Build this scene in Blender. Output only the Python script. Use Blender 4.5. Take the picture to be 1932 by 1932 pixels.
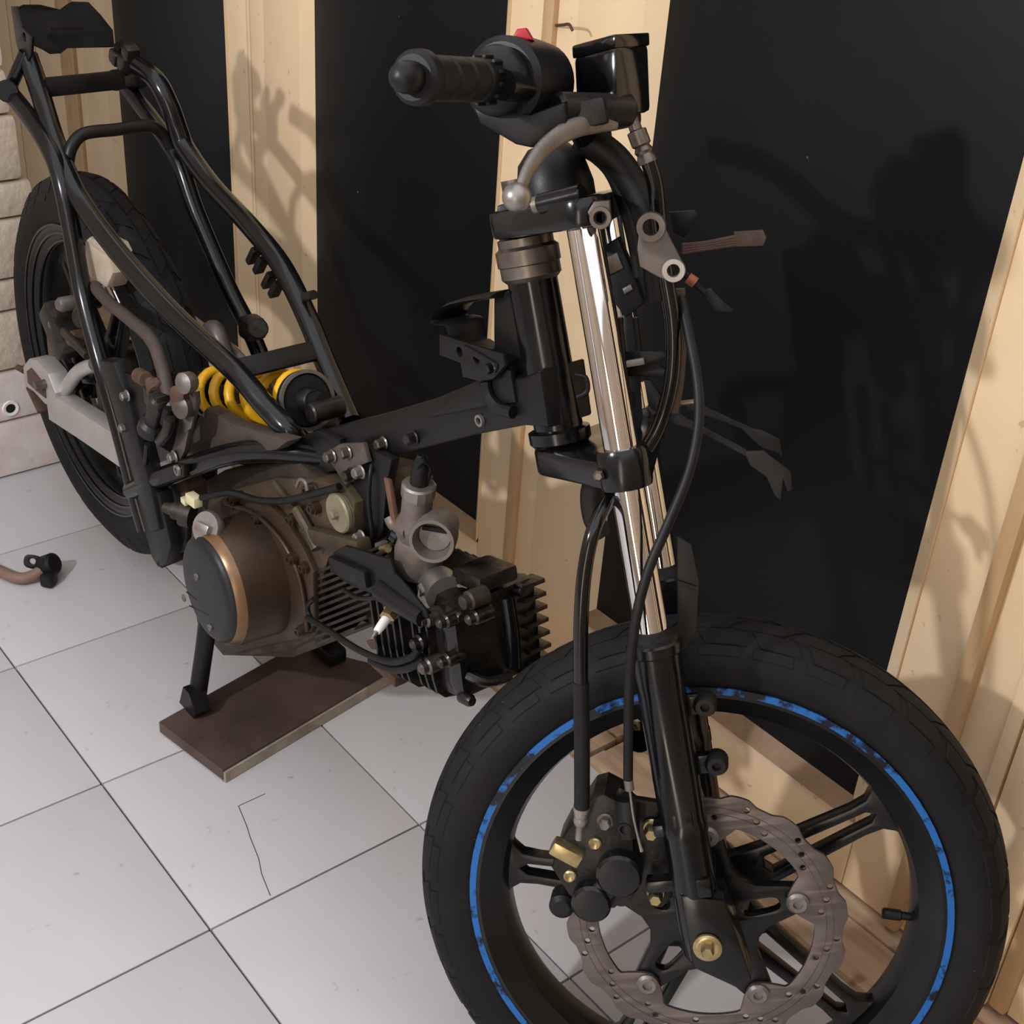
import bpy, bmesh, math, random
from mathutils import Vector, Matrix
random.seed(7)
for o in list(bpy.data.objects): bpy.data.objects.remove(o)
C = bpy.context.scene.collection
sc = bpy.context.scene
V = Vector

# ------------------------------------------------------------------ camera
F_PX, CX, CY = 2509.05, 966.0, 966.0
CAM = V((1.01572, -0.46635, 1.24708))
RX = V((0.62460575, 0.77813218, 0.06616622))      # image right
RY = V((0.43821216, -0.27909718, -0.85444419))    # image down
RZ = V((-0.64640371, 0.5626856, -0.51531268))     # view direction
cd = bpy.data.cameras.new('camera'); cam = bpy.data.objects.new('camera', cd); C.objects.link(cam)
cd.sensor_width = 36.0; cd.lens = 36.0 * F_PX / 1932.0; cd.clip_start = 0.02
m3 = Matrix((RX, -RY, -RZ)).transposed()
cam.matrix_world = Matrix.Translation(CAM) @ m3.to_4x4()
sc.camera = cam
def ray(u, v): return RX * ((u - CX) / F_PX) + RY * ((v - CY) / F_PX) + RZ
def on(u, v, nrm, d):
    r = ray(u, v); return CAM + r * ((d - nrm.dot(CAM)) / nrm.dot(r))
def P(u, v, y): return on(u, v, V((0, 1, 0)), y)        # photo point on the plane y = const
def Z(u, v, z): return on(u, v, V((0, 0, 1)), z)

# ------------------------------------------------------------------ light
w = bpy.data.worlds.new('room_light'); sc.world = w; w.use_nodes = True
bg = w.node_tree.nodes['Background']; bg.inputs[0].default_value = (0.94, 0.955, 1.02, 1); bg.inputs[1].default_value = 1.55
def lamp(name, loc, power, col, r):
    l = bpy.data.lights.new(name, 'POINT'); l.energy = power; l.color = col; l.shadow_soft_size = r
    o = bpy.data.objects.new(name, l); C.objects.link(o); o.location = loc; return o
lamp('bulb_light', (0.03, -1.35, 1.50), 88, (0.95, 0.97, 1.04), 0.03)
sc.view_settings.view_transform = 'Standard'; sc.view_settings.look = 'None'
sc.view_settings.exposure = 0.0; sc.view_settings.gamma = 1.0; sc.view_settings.use_curve_mapping = False

# ------------------------------------------------------------------ materials
def srgb(c): return tuple(((x/255/12.92) if x/255 <= 0.04045 else ((x/255+0.055)/1.055)**2.4) for x in c)
MATS = {}
def mat(name, col, rough=0.5, metal=0.0, dirt=None, amt=0.3, scale=20, bump=0.0, bscale=200, spec=0.5, coat=0.0, stretch=None, rvar=0.0, det=6.0, contrast=(0.35, 0.7), specks=None):
    m = bpy.data.materials.new(name); m.use_nodes = True; nt = m.node_tree; b = nt.nodes['Principled BSDF']
    c = srgb(col) + (1,)
    b.inputs['Base Color'].default_value = c; b.inputs['Roughness'].default_value = rough; b.inputs['Metallic'].default_value = metal
    b.inputs['Specular IOR Level'].default_value = spec; b.inputs['Coat Weight'].default_value = coat
    tc = nt.nodes.new('ShaderNodeTexCoord'); src = tc.outputs['Object']
    if stretch:
        mp = nt.nodes.new('ShaderNodeMapping'); mp.inputs['Scale'].default_value = stretch; nt.links.new(src, mp.inputs[0]); src = mp.outputs[0]
    if dirt:
        n = nt.nodes.new('ShaderNodeTexNoise'); n.inputs['Scale'].default_value = scale; n.inputs['Detail'].default_value = det; n.inputs['Roughness'].default_value = 0.65
        nt.links.new(src, n.inputs['Vector'])
        r = nt.nodes.new('ShaderNodeValToRGB'); r.color_ramp.elements[0].position = contrast[0]; r.color_ramp.elements[1].position = contrast[1]
        r.color_ramp.elements[0].color = (0, 0, 0, 1); r.color_ramp.elements[1].color = (amt, amt, amt, 1)
        nt.links.new(n.outputs['Fac'], r.inputs[0])
        mx = nt.nodes.new('ShaderNodeMix'); mx.data_type = 'RGBA'; mx.inputs[6].default_value = c; mx.inputs[7].default_value = srgb(dirt) + (1,)
        nt.links.new(r.outputs[0], mx.inputs[0]); nt.links.new(mx.outputs[2], b.inputs['Base Color'])
        if rvar:
            ma = nt.nodes.new('ShaderNodeMath'); ma.operation = 'MULTIPLY_ADD'; ma.inputs[1].default_value = rvar; ma.inputs[2].default_value = rough
            nt.links.new(r.outputs[0], ma.inputs[0]); nt.links.new(ma.outputs[0], b.inputs['Roughness'])
    if specks:
        sc_col, sc_scale, sc_lo, sc_amt = specks
        n3 = nt.nodes.new('ShaderNodeTexNoise'); n3.inputs['Scale'].default_value = sc_scale; n3.inputs['Detail'].default_value = 2
        nt.links.new(tc.outputs['Object'], n3.inputs['Vector'])
        r3 = nt.nodes.new('ShaderNodeValToRGB'); r3.color_ramp.elements[0].position = sc_lo; r3.color_ramp.elements[1].position = sc_lo + 0.05
        r3.color_ramp.elements[0].color = (0, 0, 0, 1); r3.color_ramp.elements[1].color = (sc_amt, sc_amt, sc_amt, 1); nt.links.new(n3.outputs['Fac'], r3.inputs[0])
        m3_ = nt.nodes.new('ShaderNodeMix'); m3_.data_type = 'RGBA'; m3_.inputs[7].default_value = srgb(sc_col) + (1,)
        old = b.inputs['Base Color'].links
        if old: nt.links.new(old[0].from_socket, m3_.inputs[6])
        else: m3_.inputs[6].default_value = c
        nt.links.new(r3.outputs[0], m3_.inputs[0]); nt.links.new(m3_.outputs[2], b.inputs['Base Color'])
    if bump:
        n2 = nt.nodes.new('ShaderNodeTexNoise'); n2.inputs['Scale'].default_value = bscale; n2.inputs['Detail'].default_value = 4
        nt.links.new(src, n2.inputs['Vector'])
        bp = nt.nodes.new('ShaderNodeBump'); bp.inputs['Strength'].default_value = bump; bp.inputs['Distance'].default_value = 0.004
        nt.links.new(n2.outputs['Fac'], bp.inputs['Height']); nt.links.new(bp.outputs[0], b.inputs['Normal'])
    MATS[name] = m; return m
mat('tile', (189, 186, 187), 0.3, dirt=(180, 174, 170), amt=0.35, scale=6, bump=0.03, bscale=12, rvar=0.2, specks=((120, 112, 108), 45, 0.72, 0.45))
mat('grout', (70, 62, 58), 0.9)
mat('door_cream', (229, 203, 164), 0.5, dirt=(206, 172, 128), amt=0.35, scale=4, bump=0.05, bscale=30, specks=((168, 132, 92), 70, 0.71, 0.5))
mat('door_bead', (198, 164, 120), 0.55, dirt=(150, 112, 72), amt=0.6, scale=12, stretch=(1, 1, 0.3))
mat('door_dark', (9, 10, 11), 0.5, dirt=(17, 21, 25), amt=0.6, scale=3.5, bump=0.05, bscale=8, spec=0.22, specks=((150, 150, 145), 60, 0.80, 0.6))
mat('mould_wood', (150, 122, 90), 0.6, dirt=(96, 70, 44), amt=0.6, scale=20)
mat('sill_wood', (186, 158, 128), 0.7, dirt=(104, 74, 48), amt=0.8, scale=10, stretch=(0.3, 2.6, 1), bump=0.2, bscale=60, specks=((70, 46, 30), 22, 0.66, 0.5))
mat('block', (205, 192, 174), 0.9, dirt=(158, 138, 116), amt=0.6, scale=14, bump=0.6, bscale=70)
mat('block_white', (216, 206, 200), 0.8, dirt=(170, 152, 140), amt=0.5, scale=12, bump=0.3, bscale=60)
mat('plank', (84, 66, 58), 0.55, dirt=(46, 33, 29), amt=0.85, scale=7, stretch=(0.9, 0.9, 1), bump=0.15, bscale=40)
mat('plank_edge', (168, 158, 142), 0.8, dirt=(100, 82, 66), amt=0.7, scale=25)
mat('room_wall', (160, 143, 124), 0.8)
mat('black_paint', (9, 10, 13), 0.15, dirt=(32, 31, 31), amt=0.12, scale=22, rvar=0.9, spec=0.42)
mat('black_satin', (10, 11, 13), 0.38, dirt=(36, 32, 29), amt=0.32, scale=18, rvar=0.3, spec=0.3)
mat('black_greasy', (8, 8, 9), 0.22, dirt=(44, 37, 30), amt=0.4, scale=34, bump=0.2, bscale=90, spec=0.5, rvar=0.5)
mat('arm_alloy', (188, 184, 180), 0.48, metal=0.6, dirt=(138, 130, 122), amt=0.4, scale=18)
mat('black_cast', (10, 10, 11), 0.38, dirt=(56, 48, 40), amt=0.45, scale=40, bump=0.1, bscale=300, spec=0.35)
mat('rim_black', (9, 10, 12), 0.3, dirt=(36, 34, 32), amt=0.25, scale=30, spec=0.35)
mat('rim_blue', (30, 92, 158), 0.42, dirt=(10, 16, 26), amt=1.0, scale=38, contrast=(0.5, 0.58), spec=0.3)
mat('tyre', (15, 15, 16), 0.7, dirt=(38, 35, 33), amt=0.5, scale=10, bump=0.1, bscale=120, spec=0.22, specks=((90, 88, 84), 120, 0.74, 0.4))
mat('rubber', (12, 12, 13), 0.5, dirt=(34, 32, 31), amt=0.35, scale=40, spec=0.28)
mat('sleeve', (7, 7, 8), 0.16, spec=0.5)
mat('plastic', (14, 15, 17), 0.42, dirt=(32, 31, 31), amt=0.3, scale=25, bump=0.05, bscale=500, spec=0.3)
mat('gloss_plastic', (7, 7, 8), 0.1, spec=0.5)
mat('chrome', (222, 220, 220), 0.06, metal=1.0, dirt=(190, 180, 168), amt=0.3, scale=30)
mat('alloy', (160, 155, 150), 0.4, metal=0.8, dirt=(108, 98, 86), amt=0.5, scale=30)
mat('alloy_dull', (136, 130, 124), 0.5, metal=0.7, dirt=(80, 70, 60), amt=0.6, scale=40, bump=0.1, bscale=300)
mat('steel', (120, 112, 104), 0.35, metal=0.85, dirt=(70, 56, 46), amt=0.6, scale=50)
mat('disc_steel', (112, 104, 101), 0.42, metal=0.75, dirt=(82, 70, 64), amt=0.6, scale=14)
mat('zinc', (188, 172, 126), 0.3, metal=0.85, dirt=(110, 92, 60), amt=0.6, scale=60)
mat('rust', (92, 68, 52), 0.7, metal=0.3, dirt=(54, 38, 30), amt=0.7, scale=60)
mat('bronze', (80, 62, 44), 0.34, metal=0.55, dirt=(44, 34, 28), amt=0.8, scale=9, rvar=0.2)
mat('bronze_light', (128, 98, 68), 0.32, metal=0.5, dirt=(96, 70, 48), amt=0.5, scale=20)
mat('case_metal', (94, 80, 60), 0.48, metal=0.5, dirt=(38, 31, 26), amt=0.95, scale=14, bump=0.15, bscale=120, rvar=0.2)
mat('cap_grey', (27, 28, 31), 0.42, dirt=(40, 39, 40), amt=0.3, scale=25, spec=0.3)
mat('fin_metal', (62, 53, 43), 0.55, metal=0.35, dirt=(26, 22, 19), amt=0.8, scale=30)
mat('carb', (124, 115, 106), 0.5, metal=0.5, dirt=(84, 73, 63), amt=0.7, scale=28, bump=0.12, bscale=200)
mat('green_grey', (138, 129, 106), 0.5, metal=0.3, dirt=(92, 82, 64), amt=0.6, scale=40)
mat('spring_yellow', (226, 172, 20), 0.32, dirt=(184, 124, 12), amt=0.5, scale=30)
mat('porcelain', (226, 224, 220), 0.25)
mat('connector', (206, 200, 158), 0.5)
mat('reservoir', (190, 178, 158), 0.45, dirt=(134, 116, 94), amt=0.6, scale=25)
mat('hose_brown', (72, 62, 55), 0.62, dirt=(46, 39, 35), amt=0.5, scale=40, spec=0.3)
mat('hose_tan', (128, 100, 86), 0.6, dirt=(96, 72, 60), amt=0.5, scale=25)
mat('red', (170, 26, 44), 0.4)
mat('orange', (160, 88, 60), 0.5)
mat('copper_wire', (58, 44, 36), 0.6, dirt=(92, 66, 48), amt=0.6, scale=60)
mat('copper_pipe', (120, 88, 70), 0.45, metal=0.4, dirt=(70, 50, 40), amt=0.6, scale=50)
mat('grey_bracket', (98, 90, 84), 0.42, metal=0.5, dirt=(66, 57, 50), amt=0.6, scale=40)
mat('brown_guard', (24, 22, 20), 0.5, dirt=(22, 20, 18), amt=0.6, scale=30, spec=0.3)
mat('guard_brown', (44, 39, 34), 0.5, dirt=(26, 24, 22), amt=0.6, scale=20, spec=0.3)
mat('hole', (4, 4, 4), 0.9)  # near-black for dark gaps and the painted shade inside hollows
def emis(name, col, st):
    m = mat(name, (200, 200, 200), 0.3); b = m.node_tree.nodes['Principled BSDF']; b.inputs['Emission Color'].default_value = col + (1,); b.inputs['Emission Strength'].default_value = st
emis('lit_doorway', (1.0, 0.88, 0.72), 8.0); emis('dusk_window', (0.45, 0.62, 1.0), 1.6)

# ------------------------------------------------------------------ mesh helpers
WL = {}
def frame_for(axis):
    z = axis.normalized(); t = V((0, 0, 1)) if abs(z.z) < 0.9 else V((1, 0, 0))
    x = t.cross(z).normalized(); return x, z.cross(x), z
class MB:
    def __init__(s): s.v = []; s.f = []
    def add(s, vs, fs):
        k = len(s.v); s.v += [V(a) for a in vs]; s.f += [tuple(i + k for i in f) for f in fs]; return s
    def box(s, c, ex, ey, ez, sx, sy, sz, bev=0.0):
        bm = bmesh.new(); bmesh.ops.create_cube(bm, size=1.0)
        for q in bm.verts: q.co = V((q.co.x * sx, q.co.y * sy, q.co.z * sz))
        if bev: bmesh.ops.bevel(bm, geom=list(bm.edges), offset=bev, segments=2, affect='EDGES', profile=0.6)
        bm.verts.index_update()
        vs = [c + ex * q.co.x + ey * q.co.y + ez * q.co.z for q in bm.verts]; fs = [[q.index for q in f.verts] for f in bm.faces]; bm.free()
        return s.add(vs, fs)
    def abox(s, c, size, bev=0.0): return s.box(V(c), V((1, 0, 0)), V((0, 1, 0)), V((0, 0, 1)), *size, bev)
    def lathe(s, org, axis, prof, seg=24, sx=1.0, sy=1.0, xdir=None, caps=True, a0=0.0):
        x, y, z = frame_for(axis)
        if xdir is not None: x = (xdir - z * xdir.dot(z)).normalized(); y = z.cross(x)
        vs = []; fs = []
        for (r, t) in prof:
            for i in range(seg):
                an = a0 + 2 * math.pi * i / seg
                vs.append(org + z * t + x * (r * math.cos(an) * sx) + y * (r * math.sin(an) * sy))
        for k in range(len(prof) - 1):
            for i in range(seg):
                j = (i + 1) % seg; fs.append((k * seg + i, k * seg + j, (k + 1) * seg + j, (k + 1) * seg + i))
        if caps:
            fs.append(tuple(reversed(range(seg)))); fs.append(tuple((len(prof) - 1) * seg + i for i in range(seg)))
        return s.add(vs, fs)
    def ring(s, org, axis, prof, seg=48):                      # closed profile revolved
        x, y, z = frame_for(axis); n = len(prof); vs = []; fs = []
        for i in range(seg):
            an = 2 * math.pi * i / seg; d = x * math.cos(an) + y * math.sin(an)
            for (r, t) in prof: vs.append(org + z * t + d * r)
        for i in range(seg):
            j = (i + 1) % seg
            for k in range(n):
                l = (k + 1) % n; fs.append((i * n + k, j * n + k, j * n + l, i * n + l))
        return s.add(vs, fs)
    def cyl(s, a, b, r, seg=16, bev=0.0):
        d = b - a; L = d.length
        if bev: return s.lathe(a, d, [(r - bev, 0), (r, bev), (r, L - bev), (r - bev, L)], seg)
        return s.lathe(a, d, [(r, 0), (r, L)], seg)
    def tube(s, pts, r, seg=12, smooth=6, flat=1.0, up=None):
        pts = [V(q) for q in pts]; rs = r if isinstance(r, (list, tuple)) else [r] * len(pts)
        if smooth and len(pts) > 2:
            q = []; rr = []
            for i in range(len(pts) - 1):
                p0 = pts[max(i - 1, 0)]; p1 = pts[i]; p2 = pts[i + 1]; p3 = pts[min(i + 2, len(pts) - 1)]
                for k in range(smooth):
                    t = k / smooth
                    q.append(0.5 * ((2 * p1) + (p2 - p0) * t + (2 * p0 - 5 * p1 + 4 * p2 - p3) * t * t + (3 * p1 - p0 - 3 * p2 + p3) * t ** 3))
                    rr.append(rs[i] * (1 - t) + rs[i + 1] * t)
            q.append(pts[-1]); rr.append(rs[-1]); pts, rs = q, rr
        n = len(pts); x = None; vs = []; fs = []
        for i in range(n):
            d = (pts[min(i + 1, n - 1)] - pts[max(i - 1, 0)]).normalized()
            if up is not None: x = (up - d * up.dot(d)).normalized()
            elif x is None: x = frame_for(d)[0]
            else: x = (x - d * x.dot(d)).normalized()
            y = d.cross(x)
            for k in range(seg):
                an = 2 * math.pi * k / seg; vs.append(pts[i] + (x * math.cos(an) + y * (math.sin(an) * flat)) * rs[i])
        for i in range(n - 1):
            for k in range(seg):
                l = (k + 1) % seg; fs.append((i * seg + k, i * seg + l, (i + 1) * seg + l, (i + 1) * seg + k))
        fs.append(tuple(reversed(range(seg)))); fs.append(tuple((n - 1) * seg + k for k in range(seg)))
        return s.add(vs, fs)
    def ball(s, c, r, seg=20, sc=(1, 1, 1)):
        bm = bmesh.new(); bmesh.ops.create_uvsphere(bm, u_segments=seg, v_segments=seg // 2, radius=r); bm.verts.index_update()
        s.add([c + V((q.co.x * sc[0], q.co.y * sc[1], q.co.z * sc[2])) for q in bm.verts], [[q.index for q in f.verts] for f in bm.faces]); bm.free(); return s
    def plate(s, outs, org, ex, ey, t, bev=0.0):               # outlines with holes, thickness t centred on org
        cu = bpy.data.curves.new('tmp', 'CURVE'); cu.dimensions = '2D'; cu.fill_mode = 'BOTH'; cu.extrude = max(t / 2 - bev, 0.0001); cu.bevel_depth = bev; cu.bevel_resolution = 1
        for o in outs:
            sp = cu.splines.new('POLY'); sp.points.add(len(o) - 1); sp.use_cyclic_u = True
            for q, (a, b) in zip(sp.points, o): q.co = (a, b, 0, 1)
        if bev: cu.offset = -bev
        ob = bpy.data.objects.new('tmp', cu); C.objects.link(ob)
        dg = bpy.context.evaluated_depsgraph_get(); me = bpy.data.meshes.new_from_object(ob.evaluated_get(dg))
        ez = ex.cross(ey)
        s.add([org + ex * q.co.x + ey * q.co.y + ez * q.co.z for q in me.vertices], [tuple(f.vertices) for f in me.polygons])
        bpy.data.objects.remove(ob); bpy.data.curves.remove(cu); bpy.data.meshes.remove(me); return s
    def poly(s, pts, t):                                       # any planar 3-D outline given thickness
        pts = [V(q) for q in pts]; n = V((0, 0, 0))
        for i in range(len(pts)): n += pts[i].cross(pts[(i + 1) % len(pts)])
        n.normalize(); k = len(pts)
        return s.add([q + n * t / 2 for q in pts] + [q - n * t / 2 for q in pts],
                     [tuple(range(k)), tuple(reversed(range(k, 2 * k)))] + [(i, k + i, k + (i + 1) % k, (i + 1) % k) for i in range(k)])
    def build(s, name, m, parent=None, smooth=35, kind=None, label=None):
        if not s.v: return None
        lo = V([min(q[i] for q in s.v) for i in range(3)]); hi = V([max(q[i] for q in s.v) for i in range(3)]); c = (lo + hi) / 2
        me = bpy.data.meshes.new(name); me.from_pydata([q - c for q in s.v], [], s.f)
        bm = bmesh.new(); bm.from_mesh(me); bmesh.ops.remove_doubles(bm, verts=bm.verts, dist=0.00005); bmesh.ops.recalc_face_normals(bm, faces=bm.faces); bm.to_mesh(me); bm.free()
        if smooth:
            me.polygons.foreach_set('use_smooth', [True] * len(me.polygons)); me.set_sharp_from_angle(angle=math.radians(smooth))
        me.materials.append(MATS[m]); o = bpy.data.objects.new(name, me); C.objects.link(o)
        WL[o.name] = c
        if parent is not None: o.parent = parent; o.location = c - WL[parent.name]
        else: o.location = c
        if kind: o['kind'] = kind
        if label: o['label'] = label
        return o
def empty(name, loc):
    o = bpy.data.objects.new(name, None); C.objects.link(o); o.location = loc; o.empty_display_size = 0.05; WL[o.name] = V(loc); return o
def tag(o, label, cat=None, group=None, kind=None):
    o['label'] = label
    if cat: o['category'] = cat
    if group: o['group'] = group
    if kind: o['kind'] = kind
    return o
def circ(cx, cy, r, n=16, a0=0.0): return [(cx + r * math.cos(a0 + 2 * math.pi * i / n), cy + r * math.sin(a0 + 2 * math.pi * i / n)) for i in range(n)]
def hull(pts):
    pts = sorted(set(pts)); 
    def half(ps):
        h = []
        for q in ps:
            while len(h) > 1 and (h[-1][0]-h[-2][0])*(q[1]-h[-2][1])-(h[-1][1]-h[-2][1])*(q[0]-h[-2][0]) <= 0: h.pop()
            h.append(q)
        return h
    a = half(pts); b = half(pts[::-1]); return a[:-1] + b[:-1]
def rnd(pts, r=0.25, n=3):                                     # round the corners of an outline
    out = []; k = len(pts)
    for i in range(k):
        a = V(pts[i-1]); b = V(pts[i]); c = V(pts[(i+1) % k]); p0 = b.lerp(a, r); p2 = b.lerp(c, r)
        for j in range(n + 1):
            t = j / n; q = p0.lerp(b, t).lerp(b.lerp(p2, t), t); out.append((q.x, q.y))
    return out
EX, EY, EZ = V((1, 0, 0)), V((0, 1, 0)), V((0, 0, 1))
YM = 0.27                                                       # middle plane of the motorcycle
def mir(q): return V((q.x, 2 * YM - q.y, q.z))

# ------------------------------------------------------------------ setting: floor
T = 0.30
fl = MB().abox((0.2, -0.95, -0.02), (5.6, 4.1, 0.024)).build('floor', 'grout'); tag(fl, 'white square floor tiles with thin dark joints', kind='structure')
tile0 = None
for i in range(-5, 7):
    for j in range(-9, 2):
        x0, y0 = i * T, j * T
        if x0 < -1.3: pass
        if tile0 is None:
            tile0 = MB().abox((x0 + T/2, y0 + T/2, -0.008), (T - 0.0028, T - 0.0028, 0.016), 0.0008).build('tile', 'tile', fl, 30); o = tile0
        else:
            o = tile0.copy(); C.objects.link(o)
        o.parent = fl; o.location = V((x0 + T/2, y0 + T/2, -0.008)) - WL[fl.name]
ck = MB()
for pth in ([(500, 1498), (450, 1521), (466, 1560), (472, 1580), (488, 1620), (494, 1650), (510, 1690)],):
    for a0_, a1_ in zip(pth, pth[1:]): ck.cyl(Z(*a0_, -0.0002), Z(*a1_, -0.0002), 0.0007, 6)
ck.build('tile_crack', 'grout', fl)
# ------------------------------------------------------------------ setting: folding doors along the bike's far side
YW = 0.66; SEAMS = [-2.547, -1.79, -1.033, -0.275, 0.482]
def door(n, xs, xe, label, last=False):
    d = MB().abox(((xs + xe) / 2, YW + 0.028, 1.02), (xe - xs - 0.004, 0.02, 2.0)).build('door_%d' % n, 'door_cream'); tag(d, label, kind='structure')
    pl, pr, pb, pt = xs + 0.185, xe - 0.102, 0.145, 1.86
    def brd(nm, x0, x1, z0, z1, y0=YW, y1=YW + 0.02, m='door_cream', bev=0.0015):
        return MB().abox(((x0+x1)/2, (y0+y1)/2, (z0+z1)/2), (x1-x0, y1-y0, z1-z0), bev).build(nm, m, d)
    if n == 2:
        brd('stile', xs - 0.010, xs - 0.0015, 0.02, 2.02); brd('stile', xs + 0.0015, xs + 0.048, 0.02, 2.02)
        brd('seam', xs - 0.0014, xs + 0.0014, 0.02, 2.02, YW + 0.008, YW + 0.018, 'mould_wood', 0.0)
    else:
        brd('cover_bead', xs - 0.011, xs + 0.011, 0.02, 2.02, YW - 0.008, YW + 0.02, 'door_bead', 0.006); brd('stile', xs + 0.011, xs + 0.048, 0.02, 2.02)
    brd('stile', xs + 0.049, pl - 0.022, 0.02, 2.02, YW - 0.002)
    brd('stile', pr + 0.022, xe - 0.012, 0.02, 2.02)
    brd('bottom_rail', pl - 0.021, pr + 0.021, 0.02, pb - 0.026)
    brd('top_rail', pl - 0.021, pr + 0.021, pt + 0.026, 2.02)
    brd('dark_panel', pl - 0.004, pr + 0.004, pb - 0.004, pt + 0.004, YW + 0.012, YW + 0.018, 'door_dark')
    # bevelled moulding strips round the panel
    def strip(nm, a, b, inn, m):
        s = MB(); q = [a, b, V((b.x, YW + 0.012, b.z)) + inn, V((a.x, YW + 0.012, a.z)) + inn]
        back = [V((k.x, YW + 0.02, k.z)) for k in q]
        s.add(q + back, [(0, 1, 2, 3), (4, 5, 6, 7), (0, 4, 5, 1), (1, 5, 6, 2), (2, 6, 7, 3), (3, 7, 4, 0)]); return s.build(nm, m, d, 0)
    e = 0.022
    A, B, Cc, D = V((pl-e, YW-0.004, pb-e)), V((pr+e, YW-0.004, pb-e)), V((pr+e, YW-0.004, pt+e)), V((pl-e, YW-0.004, pt+e))
    strip('moulding', A, B, V((0, 0, e)), 'mould_wood'); strip('moulding', D, Cc, V((0, 0, -e)), 'mould_wood')
    strip('moulding', A, D, V((e, 0, 0)), 'door_cream'); strip('moulding', B, Cc, V((-e, 0, 0)), 'door_cream')
    return d
s = MB().abox((-2.2, YW + 0.024, 1.02), (0.82, 0.028, 2.0), 0.002).build('trim_3', 'door_cream'); tag(s, 'cream boarded post at the left, behind the blocks', kind='structure')
for x0_ in (-1.94, -2.09, -2.24): MB().abox((x0_, YW + 0.008, 1.02), (0.146, 0.012, 2.0), 0.002).build('post_board', 'door_cream', s)
MB().abox((-1.826, YW + 0.004, 1.02), (0.07, 0.016, 2.0), 0.003).build('post_board', 'door_bead', s)
door(1, SEAMS[1], SEAMS[2], 'cream door leaf with dark panel behind the rear wheel')
door(2, SEAMS[2], SEAMS[3], 'cream door leaf with dark panel behind the frame backbone')
door(3, SEAMS[3], SEAMS[4], 'cream door leaf with dark panel behind the front wheel')
s = MB().abox((0.55, YW + 0.02, 1.02), (0.13, 0.036, 2.0), 0.002).build('trim_1', 'door_cream'); tag(s, 'cream door post at the right edge', kind='structure')
MB().abox((0.482, YW - 0.002, 1.02), (0.02, 0.02, 2.0), 0.006).build('cover_bead', 'door_bead', s)
MB().abox((0.545, YW - 0.001, 1.02), (0.018, 0.012, 2.0), 0.004).build('post_bead', 'door_cream', s)
MB().abox((0.588, YW - 0.004, 1.02), (0.06, 0.014, 2.0), 0.002).build('post_board', 'door_cream', s)
door(4, 0.630, 1.387, 'unseen door leaf added beyond the right door post, its dark panel darkens the chrome reflections')  # out of view, added so the fork chrome mirrors a dark panel
door(5, 1.387, 2.144, 'unseen door leaf added furthest to the right, its dark panel darkens the chrome reflections')  # second added leaf, carries the dark reflection further along
s = MB().abox((2.58, YW + 0.03, 1.02), (0.86, 0.03, 2.04), 0.002).build('wall_far', 'door_cream'); tag(s, 'cream boarded wall beyond the last door leaf', kind='structure')
# sill boards
s = MB().abox((-0.6, 0.633, -0.008), (4.2, 0.155, 0.012)).build('trim_2', 'hole'); tag(s, 'worn wooden threshold under the doors', kind='structure')
MB().abox((-0.97, 0.586, 0.003), (2.0, 0.070, 0.014), 0.002).build('sill_board', 'sill_wood', s)
MB().abox((1.04, 0.597, 0.003), (2.0, 0.074, 0.016), 0.002).build('sill_board', 'sill_wood', s)
MB().abox((-0.97, 0.651, 0.005), (2.0, 0.058, 0.016), 0.002).build('sill_board', 'sill_wood', s)
MB().abox((1.04, 0.663, 0.006), (2.0, 0.056, 0.016), 0.002).build('sill_board', 'sill_wood', s)
# the unseen rest of the room, plus pieces added to shade the left end
tag(MB().abox((0.2, -3.02, 1.3), (5.6, 0.04, 2.6)).build('wall_near', 'room_wall'), 'plain wall of the room behind the viewer', kind='structure')
for (nm, xc, wd_, z0, z1, m, lab) in (('window_1', 2.35, 0.55, 0.05, 2.1, 'lit_doorway', 'tall lit doorway behind the viewer'), ('window_2', -0.98, 0.2, 0.3, 2.1, 'dusk_window', 'narrow bluish window behind the viewer')):
    s = MB().abox((xc, -2.99, (z0 + z1) / 2), (wd_, 0.02, z1 - z0)).build(nm, m); tag(s, lab, kind='structure')
    for sx_ in (-1, 1): MB().abox((xc + sx_ * (wd_ / 2 + 0.03), -2.98, (z0 + z1) / 2), (0.06, 0.04, z1 - z0 + 0.12), 0.004).build('window_frame', 'mould_wood', s)
tag(MB().abox((3.02, -1.1, 1.3), (0.04, 3.8, 2.6)).build('wall_right', 'room_wall'), 'plain side wall of the room', kind='structure')
tag(MB().abox((-1.9, 0.2, 1.62), (1.5, 1.0, 0.05)).build('shade_slab', 'room_wall'), 'unseen slab added to keep light out of the alcove beyond the blocks', kind='structure')  # out of view, added to block light from above the left boards
tag(MB().abox((-2.62, 0.2, 1.3), (0.04, 1.1, 2.6)).build('wall_end', 'room_wall'), 'plain end wall of the alcove beyond the blocks', kind='structure')
tag(MB().abox((-1.241, -1.566, 1.3), (0.19, 2.87, 2.6)).build('shade_wall', 'room_wall'), 'unseen side wall placed to darken the alcove beyond the stacked blocks', kind='structure')  # out of view, set here to close off light from the left end

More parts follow.
